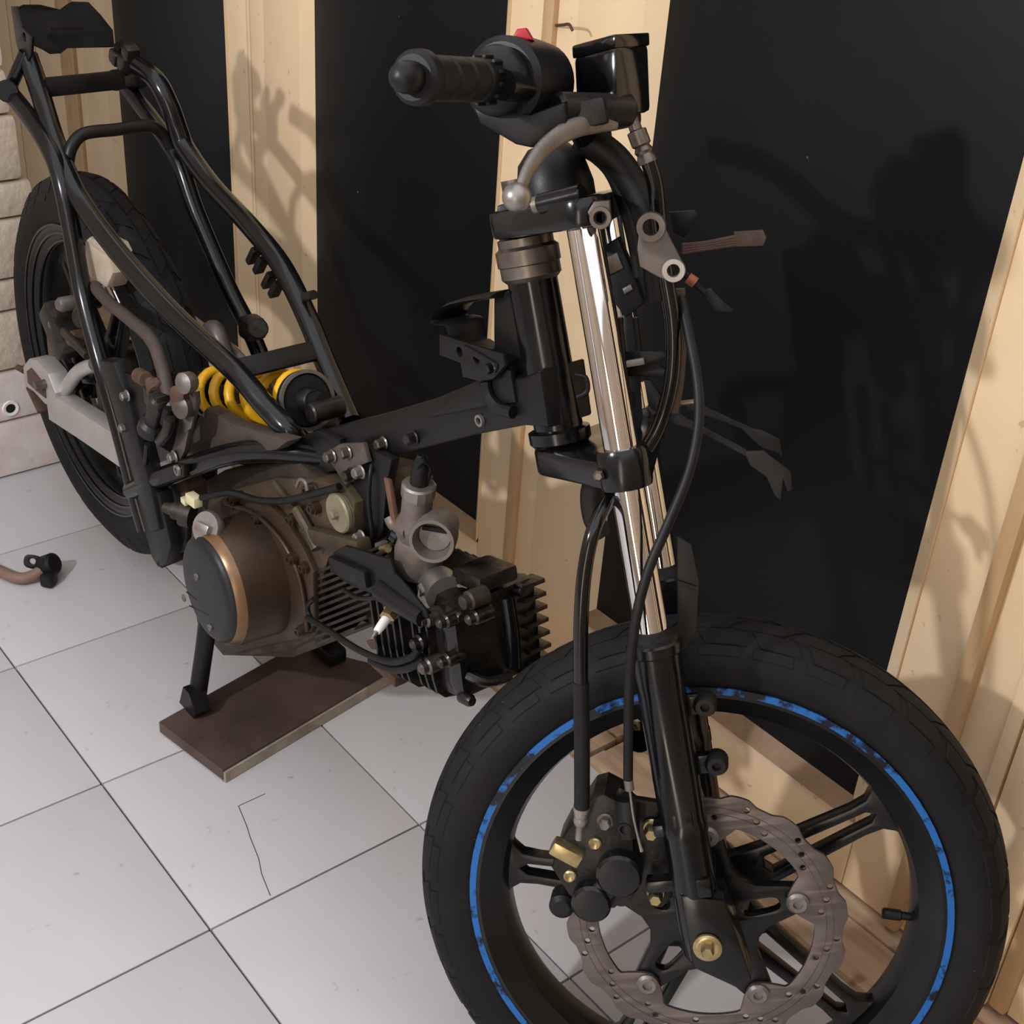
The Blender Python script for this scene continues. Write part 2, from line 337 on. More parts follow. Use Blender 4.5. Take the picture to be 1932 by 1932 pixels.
# ------------------------------------------------------------------ stacked blocks at the left
rows = [(0.001, 0.108, 0.335, 0, 'block_white', 'bottom white block of the stack on the floor at the left edge'),
        (0.110, 0.203, 0.325, 0, 'block_white', 'second white block up with a broken hole, left edge'),
        (0.206, 0.312, 0.290, 0, 'block', 'thick beige block in the stack just above the white blocks'),
        (0.314, 0.368, 0.285, 0, 'block', 'thin beige block beside the rear tyre, fourth in the stack'),
        (0.370, 0.472, 0.296, 0, 'block', 'thick beige block level with the top of the rear rim'),
        (0.474, 0.533, 0.305, 0, 'block', 'thin beige block level with the top of the rear tyre'),
        (0.535, 0.640, 0.292, 0, 'block', 'thick beige block just above the rear tyre'),
        (0.642, 0.712, 0.286, 0, 'block', 'thin beige block behind the tail bracket'),
        (0.714, 0.822, 0.284, 0, 'block_white', 'rounded pale block level with the tail plate, highest one showing')]
tag(MB().abox((-1.241, 0.07, 1.71), (0.19, 0.40, 1.77)).build('shade_pier', 'room_wall'), 'unseen pier added above the stacked blocks to shade the boards behind', kind='structure')  # out of view, added to keep lamp light off the boards behind
for z0, z1, y1, dx, m, lab in rows:
    s = MB().abox((-1.236, y1 - 0.2, (z0 + z1) / 2), (0.2, 0.4, z1 - z0), 0.012).build('stone_block', m)
    tag(s, lab, 'block', 'stacked blocks at the left')
    if 'hole' in lab:
        s2 = MB(); c = V((-1.136, 0.217, 0.135))
        s2.ring(c, EX, [(0.009, -0.004), (0.016, -0.004), (0.014, 0.003), (0.009, 0.002)], 11); s2.build('broken_edge', 'porcelain', s)
        MB().lathe(c, EX, [(0.009, -0.002), (0.009, 0.001)], 11).build('hole', 'hole', s)
# ------------------------------------------------------------------ plank, hose on the floor, nail
pk = [Z(300, 1362, 0.022), Z(420, 1453, 0.022), Z(742, 1262, 0.022), Z(560, 1217, 0.022)]
bm_ = MB(); bot = [V((q.x, q.y, 0.001)) for q in pk]
pl_ = MB().add([V((q.x, q.y, 0.004)) for q in pk] + pk, [(0, 1, 2, 3), (4, 5, 6, 7)] + [(i, (i+1) % 4, 4 + (i+1) % 4, 4 + i) for i in range(4)]).build('wooden_plank', 'plank', None, 0)
tag(pl_, 'dark brown wooden plank lying under the centre stand', 'plank')
e1 = (pk[2] - pk[1]).normalized(); ctr = (pk[1] + pk[2]) / 2
MB().add([V((q.x, q.y, z)) for q in (pk[1] + (pk[0]-pk[1]) * 0.02, pk[2]) for z in (0.001, 0.018)] + [V((q.x, q.y, z)) + V((0.003, 0.0025, 0)) for q in (pk[1], pk[2]) for z in (0.001, 0.018)],
         [(0, 1, 3, 2), (4, 5, 7, 6), (0, 1, 5, 4), (2, 3, 7, 6), (1, 3, 7, 5), (0, 2, 6, 4)]).build('raw_edge', 'plank_edge', pl_, 0)
hz = MB().tube([Z(-60, 1050, 0.01), Z(0, 1078, 0.01), Z(35, 1091, 0.011), Z(62, 1086, 0.014), Z(84, 1072, 0.02)], 0.0095, 14).build('rubber_hose', 'hose_tan')
tag(hz, 'tan rubber hose end with black clamp lying on the tiles', 'hose')
c0 = Z(92, 1066, 0.024)
MB().lathe(c0, V((0.55, 0.35, 0.35)), [(0.010, -0.014), (0.017, -0.012), (0.018, 0.010), (0.014, 0.014)], 20).build('clamp_band', 'rubber', hz)
ear = MB().plate([rnd([(-0.014, -0.011), (0.014, -0.011), (0.014, 0.011), (-0.014, 0.011)], 0.4), circ(0, 0.001, 0.005, 12)], Z(62, 1060, 0.026), V((0.5, 0.8, -0.2)).normalized(), V((-0.3, 0.3, 0.9)).normalized(), 0.006, 0.001); ear.build('clamp_ear', 'rubber', hz)
MB().box(Z(92, 1092, 0.013), V((0.8, 0.6, 0)), V((-0.6, 0.8, 0)), EZ, 0.02, 0.024, 0.022, 0.005).build('clamp_foot', 'rubber', hz)
nl = MB().tube([P(1048, 48, YW), P(1062, 47, YW - 0.02), P(1074, 46, YW - 0.035), P(1080, 58, YW - 0.037)], 0.0018, 8, 3).build('bent_nail', 'rust'); tag(nl, 'rusty bent nail in the door bead above the handlebar', 'nail')

# ================================================================== MOTORCYCLE
bike = empty('motorcycle', (-0.15, YM, 0.0))
tag(bike, 'stripped motorcycle chassis without bodywork, on its centre stand', 'motorcycle')
# steered frame: n = wheel axle towards the viewer, a = along the fork, h = forward
n_ = V((0.62936, -0.73129, 0.26292)).normalized(); WC = V((0.4526, 0.3136, 0.2692))
rk = math.radians(22.7); a_ = V((-math.sin(rk), 0, math.cos(rk))); a_ = (a_ - n_ * a_.dot(n_)).normalized(); h_ = a_.cross(n_)
def L(o, h, a): return WC + n_ * o + h_ * h + a_ * a
def S(u, v, o): return on(u, v, n_, n_.dot(WC + n_ * o))
def s2(pts, o):
    r = []
    for (u, v) in pts:
        q = S(u, v, o) - WC; r.append((q.dot(h_), q.dot(a_)))
    return r
def splate(name, pts, o, t, m, parent, bev=0.001, holes=(), r=0.0, build=True):   # near face at offset o, outline seen in the photo
    q = s2(pts, o); q = rnd(q, r) if r else q
    outs = [q] + [circ(*s2([(u, v)], o)[0], rr) for (u, v, rr) in holes]
    mb = MB().plate(outs, L(o - t / 2, 0, 0), h_, a_, t, bev)
    return mb.build(name, m, parent) if build else mb
def y2(pts, y): return [(lambda q: (q.x, q.z))(P(u, v, y)) for (u, v) in pts]
def yplate(name, pts, y, t, m, parent, bev=0.001, holes=(), r=0.0, build=True):
    q = y2(pts, y); q = rnd(q, r) if r else q
    outs = [q] + [circ(*y2([(u, v)], y)[0], rr) for (u, v, rr) in holes]
    mb = MB().plate(outs, V((0, y + t / 2, 0)), EX, EZ, t, bev)
    return mb.build(name, m, parent) if build else mb
NY = V((0, -1, 0))
def bolt(pos, axis, r, hgt, m, parent, name='bolt', flange=True):
    mb = MB(); x = axis.normalized()
    if flange: mb.lathe(pos, axis, [(r * 1.25, 0), (r * 1.3, r * 0.15), (r * 1.1, r * 0.35)], 18); 
    mb.lathe(pos + x * (r * 0.3 if flange else 0), axis, [(r * 0.98, 0), (r * 0.98, hgt * 0.8), (r * 0.75, hgt)], 6)
    return mb.build(name, m, parent, 30)

# ---------------- wheels
def wheel(name, cen, ax, up, Rt, wt, parent, stripe, phase, ndir=1):
    fwd = up.cross(ax)
    k = 1.0
    rim = MB().ring(cen, ax, [(0.2285, 0.0385), (0.2285, 0.034), (0.222, 0.0335), (0.214, 0.026), (0.205, 0.020), (0.205, -0.020), (0.214, -0.026), (0.222, -0.0335), (0.2285, -0.034), (0.2285, -0.0385),
                              (0.219, -0.0385), (0.210, -0.031), (0.199, -0.023), (0.195, -0.012), (0.195, 0.012), (0.199, 0.023), (0.210, 0.031), (0.219, 0.0385)], 96)
    w_ = rim.build(name, 'rim_black', parent, 30)
    if stripe: MB().ring(cen, ax, [(0.2288, 0.0392), (0.2225, 0.0392), (0.2225, 0.037), (0.2288, 0.037)], 96).build('rim_stripe', 'rim_blue', w_, 30, label='worn blue painted rim stripe')
    half = [(0.2175, 0.030), (0.2295, wt * 0.83), (0.243, wt * 0.98), (0.256, wt), (0.267, wt * 0.87), (Rt - 0.0075, wt * 0.58), (Rt - 0.0022, wt * 0.27), (Rt - 0.0008, 0)]
    prof = half + [(r, -t) for (r, t) in half[-2::-1]] + [(0.214, -0.02), (0.212, 0), (0.214, 0.02)]
    ty = MB().ring(cen, ax, prof, 120).build('tyre', 'tyre', w_, 40)
    # tread blocks
    tb = MB(); N = 34; dphi = 2 * math.pi / N
    def rad(o):
        o = abs(o); hh = half
        for (r0, t0), (r1, t1) in zip(hh, hh[1:]):
            if t1 <= o <= t0 and t0 != t1 and r1 > 0.255: return r1 + (r0 - r1) * (o - t1) / (t0 - t1)
        return hh[-1][0]
    def pt(phi, o, lift): 
        d = fwd * math.cos(phi) + up * math.sin(phi); return cen + d * (rad(o) + lift) + ax * o * (1 + lift * 4)
    for sgn in (1, -1):
        for i in range(N):
            for (o0, o1, p0, p1, sk) in ((0.002, wt * 0.42, 0.0, 0.86, 0.9), (wt * 0.46, wt * 0.80, 0.12, 0.88, -0.5), (wt * 0.84, wt * 0.95, 0.1, 0.84, -0.2)):
                off = i * dphi + (0.5 * dphi if sgn < 0 else 0); nu, nv = 4, 3; vs = []; fs = []
                for lift in (0.0016, -0.002):
                    for b in range(nv + 1):
                        o = o0 + (o1 - o0) * b / nv
                        for a in range(nu + 1):
                            ph = off + dphi * (p0 + (p1 - p0) * a / nu + sk * (o - o0) / wt)
                            vs.append(pt(ph * ndir, o * sgn, lift))
                W1 = nu + 1; K = W1 * (nv + 1)
                for b in range(nv):
                    for a in range(nu): fs.append((b*W1+a, b*W1+a+1, (b+1)*W1+a+1, (b+1)*W1+a))
                rim_i = [a for a in range(W1)] + [b*W1+nu for b in range(1, nv+1)] + [nv*W1+a for a in range(nu-1, -1, -1)] + [b*W1 for b in range(nv-1, 0, -1)]
                for q in range(len(rim_i)):
                    x0, x1 = rim_i[q], rim_i[(q+1) % len(rim_i)]; fs.append((x0, x1, K + x1, K + x0))
                tb.add(vs, fs)
    tb.build('tread', 'tyre', w_, 30, kind='stuff')
    # hub and double spokes
    MB().lathe(cen, ax, [(0.028, -0.05), (0.036, -0.046), (0.04, -0.03), (0.045, 0), (0.04, 0.03), (0.036, 0.044), (0.028, 0.048)], 32).build('hub', 'rim_black', w_)
    for q in range(5):
        an = math.radians(phase + 72 * q); d = (fwd * math.cos(an) + up * math.sin(an)); t = ax.cross(d)
        # outline of one double spoke: two bars with a slot, flared at the rim
        out = [(0.03, -0.026), (0.07, -0.0205), (0.165, -0.0155), (0.182, -0.0170), (0.191, -0.024), (0.199, -0.038), (0.199, 0.038), (0.191, 0.024), (0.182, 0.0170), (0.165, 0.0155), (0.07, 0.0205), (0.03, 0.026)]
        slot = [(0.07, -0.0085), (0.176, -0.0052), (0.183, 0), (0.176, 0.0052), (0.07, 0.0085), (0.066, 0)]
        MB().plate([out, slot], cen, d, t, 0.018, 0.003).build('spoke', 'rim_black', w_, 40)
    return w_
fw = wheel('front_wheel', WC, n_, a_, 0.2835, 0.043, bike, True, 22)
RC = V((-0.80, YM, 0.335))
rw = wheel('rear_wheel', RC, NY, EZ, 0.298, 0.047, bike, False, 60)
for (r_, t_) in ((0.2265, 0.0395), (0.2135, 0.0345), (0.2015, 0.0265)):
    MB().ring(RC, NY, [(r_ - 0.0022, t_ - 0.003), (r_ + 0.0022, t_ - 0.003), (r_ + 0.0016, t_ + 0.001), (r_ - 0.0016, t_ + 0.001)], 96).build('rim_step', 'black_paint', rw, 30)
# valve stem
vd = S(1760, 1735, 0.0); dv = (WC - vd).normalized(); dv = (dv - n_ * dv.dot(n_)).normalized()
vb = WC - dv * 0.199; MB().lathe(vb, dv, [(0.004, 0), (0.004, 0.012), (0.0055, 0.013), (0.0055, 0.028), (0.004, 0.030)], 12).build('valve_stem', 'rubber', fw)
# front brake disc
NW = 16; outer = []
for i in range(192):
    an = 2 * math.pi * i / 192; wv = math.cos(NW * an); outer.append(((0.1295 + 0.0026 * math.tanh(2.2 * wv)) * math.cos(an), (0.1295 + 0.0026 * math.tanh(2.2 * wv)) * math.sin(an)))
inner = []
for i in range(160):
    an = 2 * math.pi * i / 160; dd = min(abs((math.degrees(an) - 8 - 72 * q + 180) % 360 - 180) for q in range(5))
    r = 0.101 - 0.022 * (1 - min(dd / 15, 1) ** 2) ** 1.0 if dd < 15 else 0.101
    inner.append((r * math.cos(an), r * math.sin(an)))
holes = []
for q in range(14):
    for (r, da) in ((0.108, 0), (0.115, 6), (0.122, 12)):
        an = math.radians(q * 360 / 14 + da); holes.append(circ(r * math.cos(an), r * math.sin(an), 0.0029, 10))
bolth = [circ(0.089 * math.cos(math.radians(8 + 72*q)), 0.089 * math.sin(math.radians(8 + 72*q)), 0.003, 8) for q in range(5)]
disc = MB().plate([outer, inner] + holes + bolth, L(0.0545, 0, 0), h_, a_, 0.004, 0.0006).build('brake_disc', 'disc_steel', fw, 30)
for (r0, r1) in ((0.112, 0.1124), (0.1185, 0.1189)):
    MB().ring(WC, n_, [(r0, 0.0563), (r1, 0.0563), (r1, 0.0568), (r0, 0.0568)], 96).build('wear_groove', 'rust', fw)
# disc carrier: five-armed black spider with teardrop holes
sp = []
for q in range(5):
    c = math.radians(8 + 72 * q)
    for (r, da) in ((0.097, -7), (0.099, 0), (0.097, 7), (0.080, 12), (0.060, 22), (0.054, 36), (0.060, 50), (0.080, 60)):
        an = c + math.radians(da); sp.append((r * math.cos(an), r * math.sin(an)))
th = []
for q in range(5):
    c = math.radians(8 + 72 * q)
    th.append(rnd([((0.036 * math.cos(c - 0.22)), 0.036 * math.sin(c - 0.22)), (0.072 * math.cos(c - 0.10), 0.072 * math.sin(c - 0.10)), (0.072 * math.cos(c + 0.10), 0.072 * math.sin(c + 0.10)), (0.036 * math.cos(c + 0.22), 0.036 * math.sin(c + 0.22))], 0.35))
MB().plate([sp] + th, L(0.046, 0, 0), h_, a_, 0.012, 0.002).build('disc_carrier', 'rim_black', fw, 35)
for q in range(5):
    c = math.radians(8 + 72 * q); pos = L(0.0565, 0.089 * math.cos(c), 0.089 * math.sin(c))
    MB().lathe(pos, n_, [(0.0105, 0), (0.0105, 0.003), (0.008, 0.0055), (0.0045, 0.0055), (0.004, 0.003)], 20).build('disc_bolt', 'alloy_dull', fw)
MB().lathe(WC, n_, [(0.03, 0.04), (0.03, 0.05), (0.02, 0.058), (0.02, 0.078)], 24).build('wheel_spacer', 'black_satin', fw)
# rear disc and hub clutter
MB().ring(RC, NY, [(0.105, 0.052), (0.105, 0.056), (0.078, 0.056), (0.078, 0.052)], 64).build('brake_disc', 'disc_steel', rw)
for q in range(5):
    an = math.radians(20 + 72 * q); d = EX * math.cos(an) + EZ * math.sin(an); MB().box(RC + d * 0.055 + NY * 0.052, d, NY, d.cross(NY), 0.07, 0.008, 0.02, 0.003).build('disc_carrier_arm', 'rim_black', rw)

# ---------------- fork
OF = 0.095
def fork_leg(sg):
    o = OF * sg; B = L(o, 0, 0)
    prof = [(0.016, -0.012), (0.0195, -0.006), (0.0205, 0.02), (0.0205, 0.115), (0.0213, 0.1155), (0.0213, 0.128), (0.0205, 0.129), (0.0215, 0.25), (0.0225, 0.262), (0.0225, 0.286), (0.0245, 0.288), (0.0245, 0.296), (0.0225, 0.298)]
    leg = MB().lathe(B, a_, prof, 32).build('fork_slider', 'black_paint', bike, 40)
    MB().lathe(B, a_, [(0.0145, 0.285), (0.0145, 0.672), (0.013, 0.676)], 40).build('fork_tube', 'chrome', leg, 40)
    MB().lathe(B, a_, [(0.0228, 0.296), (0.022, 0.302), (0.017, 0.307), (0.0150, 0.308)], 32).build('dust_seal', 'rubber', leg)
    return leg
lr = fork_leg(1); ll = fork_leg(-1)
# axle lug, axle nut and mounting ears of the right leg
splate('axle_lug', [(1283, 1690), (1366, 1700), (1392, 1770), (1418, 1850), (1395, 1868), (1308, 1828)], 0.1155, 0.040, 'black_paint', lr, 0.003)
mb = MB().lathe(S(1335, 1786, 0.1165), n_, [(0.013, 0), (0.013, 0.003), (0.0105, 0.0045), (0.009, 0.0045)], 28); mb.build('axle_washer', 'zinc', lr)
bolt(S(1335, 1786, 0.1205), n_, 0.0062, 0.012, 'zinc', lr, 'axle_bolt', False)
MB().cyl(L(-0.12, 0, 0), L(0.11, 0, 0), 0.006).build('axle', 'steel', bike)
for (u, v) in ((1330, 1330), (1352, 1441)):
    c = S(u, v, 0.088)
    MB().box(c.lerp(L(0.088, 0.01, (c - WC).dot(a_)), 0.5) - n_ * 0.006, h_, a_, n_, 0.03, 0.018, 0.012, 0.003).build('mount_ear', 'black_paint', lr)
    MB().lathe(c - n_ * 0.01, n_, [(0.0105, 0), (0.0105, 0.012), (0.008, 0.017), (0.004, 0.017), (0.0035, 0.012)], 20).build('rubber_bush', 'rubber', lr)
for (u, v) in ((1208, 1385),):
    c = S(u, v, -0.06); MB().lathe(c, n_, [(0.014, 0), (0.015, 0.01), (0.012, 0.018)], 20).build('mount_ear', 'black_paint', ll)
for (u, v, ww) in ((1262, 1560, 0.028), (1255, 1665, 0.034), (1290, 1672, 0.02)):
    MB().box(S(u, v, 0.098), h_, a_, n_, ww, 0.012, 0.016, 0.003).build('caliper_lug', 'black_paint', lr)
MB().box(S(1288, 1548, 0.112), h_, a_, n_, 0.018, 0.016, 0.006, 0.002).build('cast_pad', 'black_paint', lr)
MB().box(S(1320, 1675, 0.112), h_, a_, n_, 0.02, 0.018, 0.006, 0.002).build('cast_pad', 'black_paint', lr)
for v in (1712, 1722, 1732): MB().box(S(1310 + (v-1712) * 0.3, v, 0.113), h_, a_, n_, 0.02, 0.0016, 0.003).build('cast_rib', 'black_paint', lr)
splate('fork_guard', [(1277, 1012), (1304, 1028), (1318, 1098), (1314, 1190), (1290, 1228), (1279, 1222)], 0.056, 0.004, 'guard_brown', ll, 0.0008)
MB().poly([S(1279, 1094, 0.0575), S(1279, 1099, 0.0575), S(1314, 1112, 0.0575), S(1314, 1106, 0.0575)], 0.003).build('guard_rib', 'black_satin', ll)
# triple clamps (outline in the plane across the fork)
def clamp(name, a0, a1, stem_h, rs, rf, m, parent):
    pts = circ(0, stem_h, rs, 20) + circ(OF, 0, rf, 20) + circ(-OF, 0, rf, 20)
    return MB().plate([hull([(round(x, 6), round(y, 6)) for x, y in pts])], L(0, 0, (a0 + a1) / 2), n_, h_, a1 - a0, 0.004).build(name, m, parent, 35)
lc = clamp('lower_clamp', 0.437, 0.462, -0.064, 0.026, 0.022, 'black_paint', bike)
for sg in (1, -1):
    MB().lathe(L(OF * sg, 0, 0), a_, [(0.0215, 0.436), (0.0225, 0.44), (0.0225, 0.466), (0.0205, 0.470), (0.0148, 0.470)], 32).build('clamp_ring', 'black_paint', lc)
MB().lathe(L(OF + 0.0, -0.02, 0.452), n_, [(0.005, 0), (0.005, 0.02), (0.003, 0.022)], 6).build('pinch_bolt', 'steel', lc)
uc = clamp('upper_clamp', 0.652, 0.676, -0.064, 0.028, 0.021, 'black_paint', bike)
splate('clamp_lug', [(935, 428), (1000, 402), (1022, 440), (998, 470), (944, 466)], 0.015, 0.03, 'black_satin', uc, 0.003)
MB().box(S(965, 400, 0.0), h_, a_, n_, 0.022, 0.016, 0.022, 0.004).build('stem_nut', 'black_satin', uc)
MB().cyl(L(0, -0.064, 0.46), L(0, -0.064, 0.7), 0.0125).build('steering_stem', 'steel', uc)
mb = MB().cyl(S(1018, 386, 0.085), S(1100, 366, 0.10), 0.0085, 16, 0.001); mb.build('clamp_sleeve', 'black_paint', uc)
MB().cyl(S(1008, 388, 0.084), S(1020, 385, 0.086), 0.0072, 12).build('sleeve_nut', 'alloy_dull', uc)
# small grey boss and headlight bracket plate
b1 = splate('meter_boss', [(1108, 400), (1120, 380), (1150, 378), (1152, 415), (1148, 428), (1132, 433), (1118, 425)], 0.118, 0.012, 'grey_bracket', uc, 0.0015, [(1133, 411, 0.0042)])
MB().ring(S(1133, 411, 0.119), n_, [(0.0045, 0), (0.009, 0), (0.0085, 0.003), (0.0055, 0.003)], 24).build('boss_rim', 'grey_bracket', uc)
hb = splate('headlight_bracket', [(1206, 432), (1214, 410), (1232, 403), (1250, 418), (1262, 445), (1286, 492), (1293, 512), (1286, 527), (1268, 533), (1240, 522), (1207, 503), (1202, 470)], 0.112, 0.008, 'grey_bracket', bike, 0.0012, [(1229, 428, 0.006), (1271, 510, 0.0045)])
MB().ring(S(1229, 428, 0.112), n_, [(0.006, -0.004), (0.0118, -0.004), (0.0112, 0.008), (0.0065, 0.008)], 28).build('bracket_boss', 'grey_bracket', hb)
MB().ring(S(1271, 510, 0.112), n_, [(0.0048, -0.004), (0.0095, -0.004), (0.009, 0.004), (0.0052, 0.004)], 28).build('bracket_boss', 'alloy', hb)

# ---------------- handlebar group
hbar = MB().tube([L(0.19, -0.03, 0.764), L(0.14, -0.01, 0.757), L(0.09, 0.006, 0.735), L(0.05, 0.01, 0.718), L(0, 0.01, 0.712), L(-0.05, 0.01, 0.718), L(-0.09, 0.006, 0.735), L(-0.14, -0.01, 0.757), L(-0.21, -0.03, 0.764)], 0.011, 16).build('handlebar', 'black_paint', bike, 40)
MB().lathe(L(0, -0.03, 0.676), a_, [(0.034, 0), (0.034, 0.012), (0.029, 0.034), (0.018, 0.046), (0.01, 0.048)], 28).build('handlebar_mount', 'plastic', hbar)
G0, G1 = S(925, 152, 0.175), S(800, 147, 0.262); g = (G1 - G0).normalized(); GL = (G1 - G0).length
gr = MB()
prof = [(0.0145, -0.012)]
for k in range(4):
    t0 = GL * k / 4; prof += [(0.0142, t0 + 0.001), (0.0155, t0 + 0.003), (0.0155, t0 + GL / 4 - 0.003), (0.0142, t0 + GL / 4 - 0.001)]
prof += [(0.0175, GL + 0.001), (0.0188, GL + 0.004), (0.0182, GL + 0.012), (0.015, GL + 0.015), (0.0110, GL + 0.015)]
grip = gr.lathe(G0, g, prof, 32).build('grip', 'rubber', hbar, 30)
MB().lathe(G0 + g * (GL + 0.016), g, [(0.0108, 0), (0.0108, 0.008), (0.009, 0.014), (0.005, 0.0172), (0.001, 0.018)], 24).build('bar_end', 'plastic', hbar)
for k in range(12):                                              # raised ribs on the grip beside the flange
    an = 2 * math.pi * k / 12; x, y, z = frame_for(g); d = x * math.cos(an) + y * math.sin(an)
    MB().box(G0 + g * 0.006 + d * 0.0165, g, d, g.cross(d), 0.018, 0.003, 0.003, 0.0006).build('grip_rib', 'rubber', hbar)
MB().lathe(G0, g, [(0.0155, 0.004), (0.018, 0.003), (0.0245, -0.003), (0.0258, -0.009), (0.0245, -0.015)], 36).build('throttle_flange', 'plastic', hbar, 50)
MB().lathe(G0 - g * 0.016, g, [(0.024, -0.070), (0.030, -0.064), (0.0325, -0.04), (0.0325, -0.004), (0.028, 0.0)], 32).build('switch_housing', 'plastic', hbar, 30)
splate('housing_bracket', [(893, 205), (905, 192), (1000, 215), (1068, 190), (1070, 235), (1000, 278), (972, 272), (905, 232)], 0.165, 0.045, 'plastic', hbar, 0.004)
splate('stop_switch', [(964, 74), (975, 54), (992, 52), (1006, 76)], 0.15, 0.014, 'red', hbar, 0.002)
rx_ = (n_ * 0.86 - h_ * 0.5).normalized(); ry_ = a_.cross(rx_).normalized(); rc_ = S(1156, 160, 0.095)
rtil = (a_ + h_ * 0.12).normalized()
MB().box(rc_, rx_, ry_, rtil, 0.046, 0.040, 0.050, 0.004).build('reservoir', 'gloss_plastic', hbar)
MB().box(rc_ + rtil * 0.029, rx_, ry_, rtil, 0.0475, 0.0415, 0.010, 0.002).build('reservoir_lid', 'gloss_plastic', hbar)
MB().box(rc_ - rtil * 0.028, rx_, ry_, rtil, 0.036, 0.030, 0.012, 0.004).build('reservoir_foot', 'black_cast', hbar)
MB().cyl(S(1048, 205, 0.15), S(1190, 208, 0.105), 0.0125, 20, 0.003).build('master_cylinder', 'black_cast', hbar)
MB().box(S(1110, 215, 0.135), h_, a_, n_, 0.03, 0.02, 0.03, 0.004).build('lever_perch', 'black_cast', hbar)
lev = MB().tube([S(1160, 232, 0.12), S(1120, 234, 0.14), S(1075, 245, 0.158), S(1030, 276, 0.178), S(1000, 315, 0.194), S(984, 352, 0.204)], [0.0056, 0.0072, 0.0076, 0.0068, 0.0058, 0.0048], 16, flat=0.62, up=a_)
lev.build('brake_lever', 'alloy_dull', hbar, 50)
MB().ball(S(975, 372, 0.206), 0.0108, 24).build('lever_ball', 'alloy', hbar, 60)
MB().tube([S(1110, 262, 0.06), S(1160, 300, 0.06), S(1195, 350, 0.06), S(1222, 405, 0.06), S(1236, 470, 0.05), S(1246, 560, 0.04)], 0.0125, 14).build('cable_loom', 'rubber', hbar)
MB().tube([S(1090, 262, 0.03), S(1150, 310, 0.03), S(1180, 370, 0.03), S(1200, 440, 0.03), S(1215, 520, 0.03)], 0.009, 12).build('cable_loom', 'rubber', hbar)
# hoses and cables
bh = MB().tube([S(1222, 300, 0.1), S(1236, 350, 0.095), S(1243, 420, 0.085), S(1256, 520, 0.075), S(1270, 620, 0.07), S(1266, 720, 0.065), S(1240, 810, 0.06), S(1195, 880, 0.07), S(1150, 940, 0.10), S(1120, 1000, 0.125), S(1103, 1080, 0.13), S(1096, 1180, 0.13), S(1096, 1300, 0.125)], 0.0064, 16).build('brake_hose', 'sleeve', bike, 50)
MB().tube([S(1096, 1286, 0.1255), S(1098, 1400, 0.122), S(1098, 1522, 0.115)], 0.0070, 16).build('hose_end', 'rubber', bh, 50)
MB().tube([S(1274, 545, 0.05), S(1277, 640, 0.05), S(1272, 720, 0.05), S(1262, 775, 0.05)], 0.0085, 14).build('taped_hose', 'hose_brown', bh, 50)
d1 = (S(1222, 305, 0.1) - S(1200, 245, 0.1)); MB().lathe(S(1200, 245, 0.1), d1, [(0.005, -0.012), (0.005, 0), (0.0078, 0.001), (0.0078, 0.012), (0.006, 0.0135), (0.0075, 0.017), (0.0062, 0.0195), (0.0078, 0.023), (0.0078, 0.027)], 18).build('hose_crimp', 'steel', bh)
MB().lathe(S(1097, 1526, 0.114), S(1094, 1560, 0.11) - S(1097, 1526, 0.114), [(0.0075, -0.003), (0.0075, 0.001), (0.0058, 0.002), (0.0066, 0.006), (0.0055, 0.009), (0.0066, 0.013), (0.0055, 0.017), (0.0035, 0.02), (0.0035, 0.034)], 18).build('hose_crimp', 'alloy', bh)
sc_ = MB().tube([S(1285, 560, 0.06), S(1300, 630, 0.075), S(1316, 720, 0.09), S(1318, 800, 0.1), S(1300, 890, 0.11), S(1262, 985, 0.12), S(1222, 1080, 0.13), S(1198, 1180, 0.135), S(1187, 1300, 0.13), S(1185, 1470, 0.12)], 0.0044, 12).build('speedometer_cable', 'rubber', bike, 50)
MB().cyl(S(1185, 1468, 0.12), S(1188, 1490, 0.12), 0.0042, 12).build('cable_ferrule', 'alloy_dull', sc_)
MB().tube([S(1188, 1488, 0.12), S(1195, 1540, 0.12), S(1204, 1580, 0.12), S(1211, 1606, 0.12)], [0.0011, 0.0011, 0.0011, 0.0018], 8).build('cable_core', 'alloy', sc_)

# ---------------- caliper
cal = splate('brake_caliper', [(1040, 1640), (1052, 1600), (1068, 1570), (1090, 1545), (1118, 1505), (1140, 1499), (1180, 1520), (1196, 1560), (1196, 1650), (1190, 1690), (1160, 1716), (1110, 1722), (1072, 1690)], 0.092, 0.05, 'black_cast', bike, 0.004)
splate('caliper_bracket', [(1158, 1505), (1168, 1486), (1182, 1492), (1200, 1508), (1246, 1515), (1268, 1560), (1272, 1690), (1250, 1712), (1190, 1716), (1180, 1690), (1196, 1600)], 0.080, 0.009, 'black_cast', cal, 0.0015)
for (u, v, r) in ((1118, 1692, 0.0185), (1170, 1640, 0.021)):
    MB().lathe(S(u, v, 0.092), n_, [(r, -0.004), (r, 0.013), (r - 0.0025, 0.016), (r * 0.5, 0.0165)], 32).build('piston_housing', 'black_paint', cal)
MB().box((S(1118, 1692, 0.094) + S(1170, 1640, 0.094)) / 2, (S(1170, 1640, 0.09) - S(1118, 1692, 0.09)).normalized(), n_.cross((S(1170, 1640, 0.09) - S(1118, 1692, 0.09)).normalized()), n_, 0.03, 0.022, 0.022, 0.003).build('piston_bridge', 'black_paint', cal)
MB().tube([S(1184, 1512, 0.095), S(1185, 1545, 0.1), S(1188, 1580, 0.104)], [0.0105, 0.0105, 0.009], 18).build('slide_pin_boot', 'rubber', cal)
MB().ring(S(1179, 1562, 0.108), n_, [(0.004, 0), (0.0062, 0), (0.006, 0.004), (0.0042, 0.004)], 18).build('pin_mouth', 'rubber', cal)
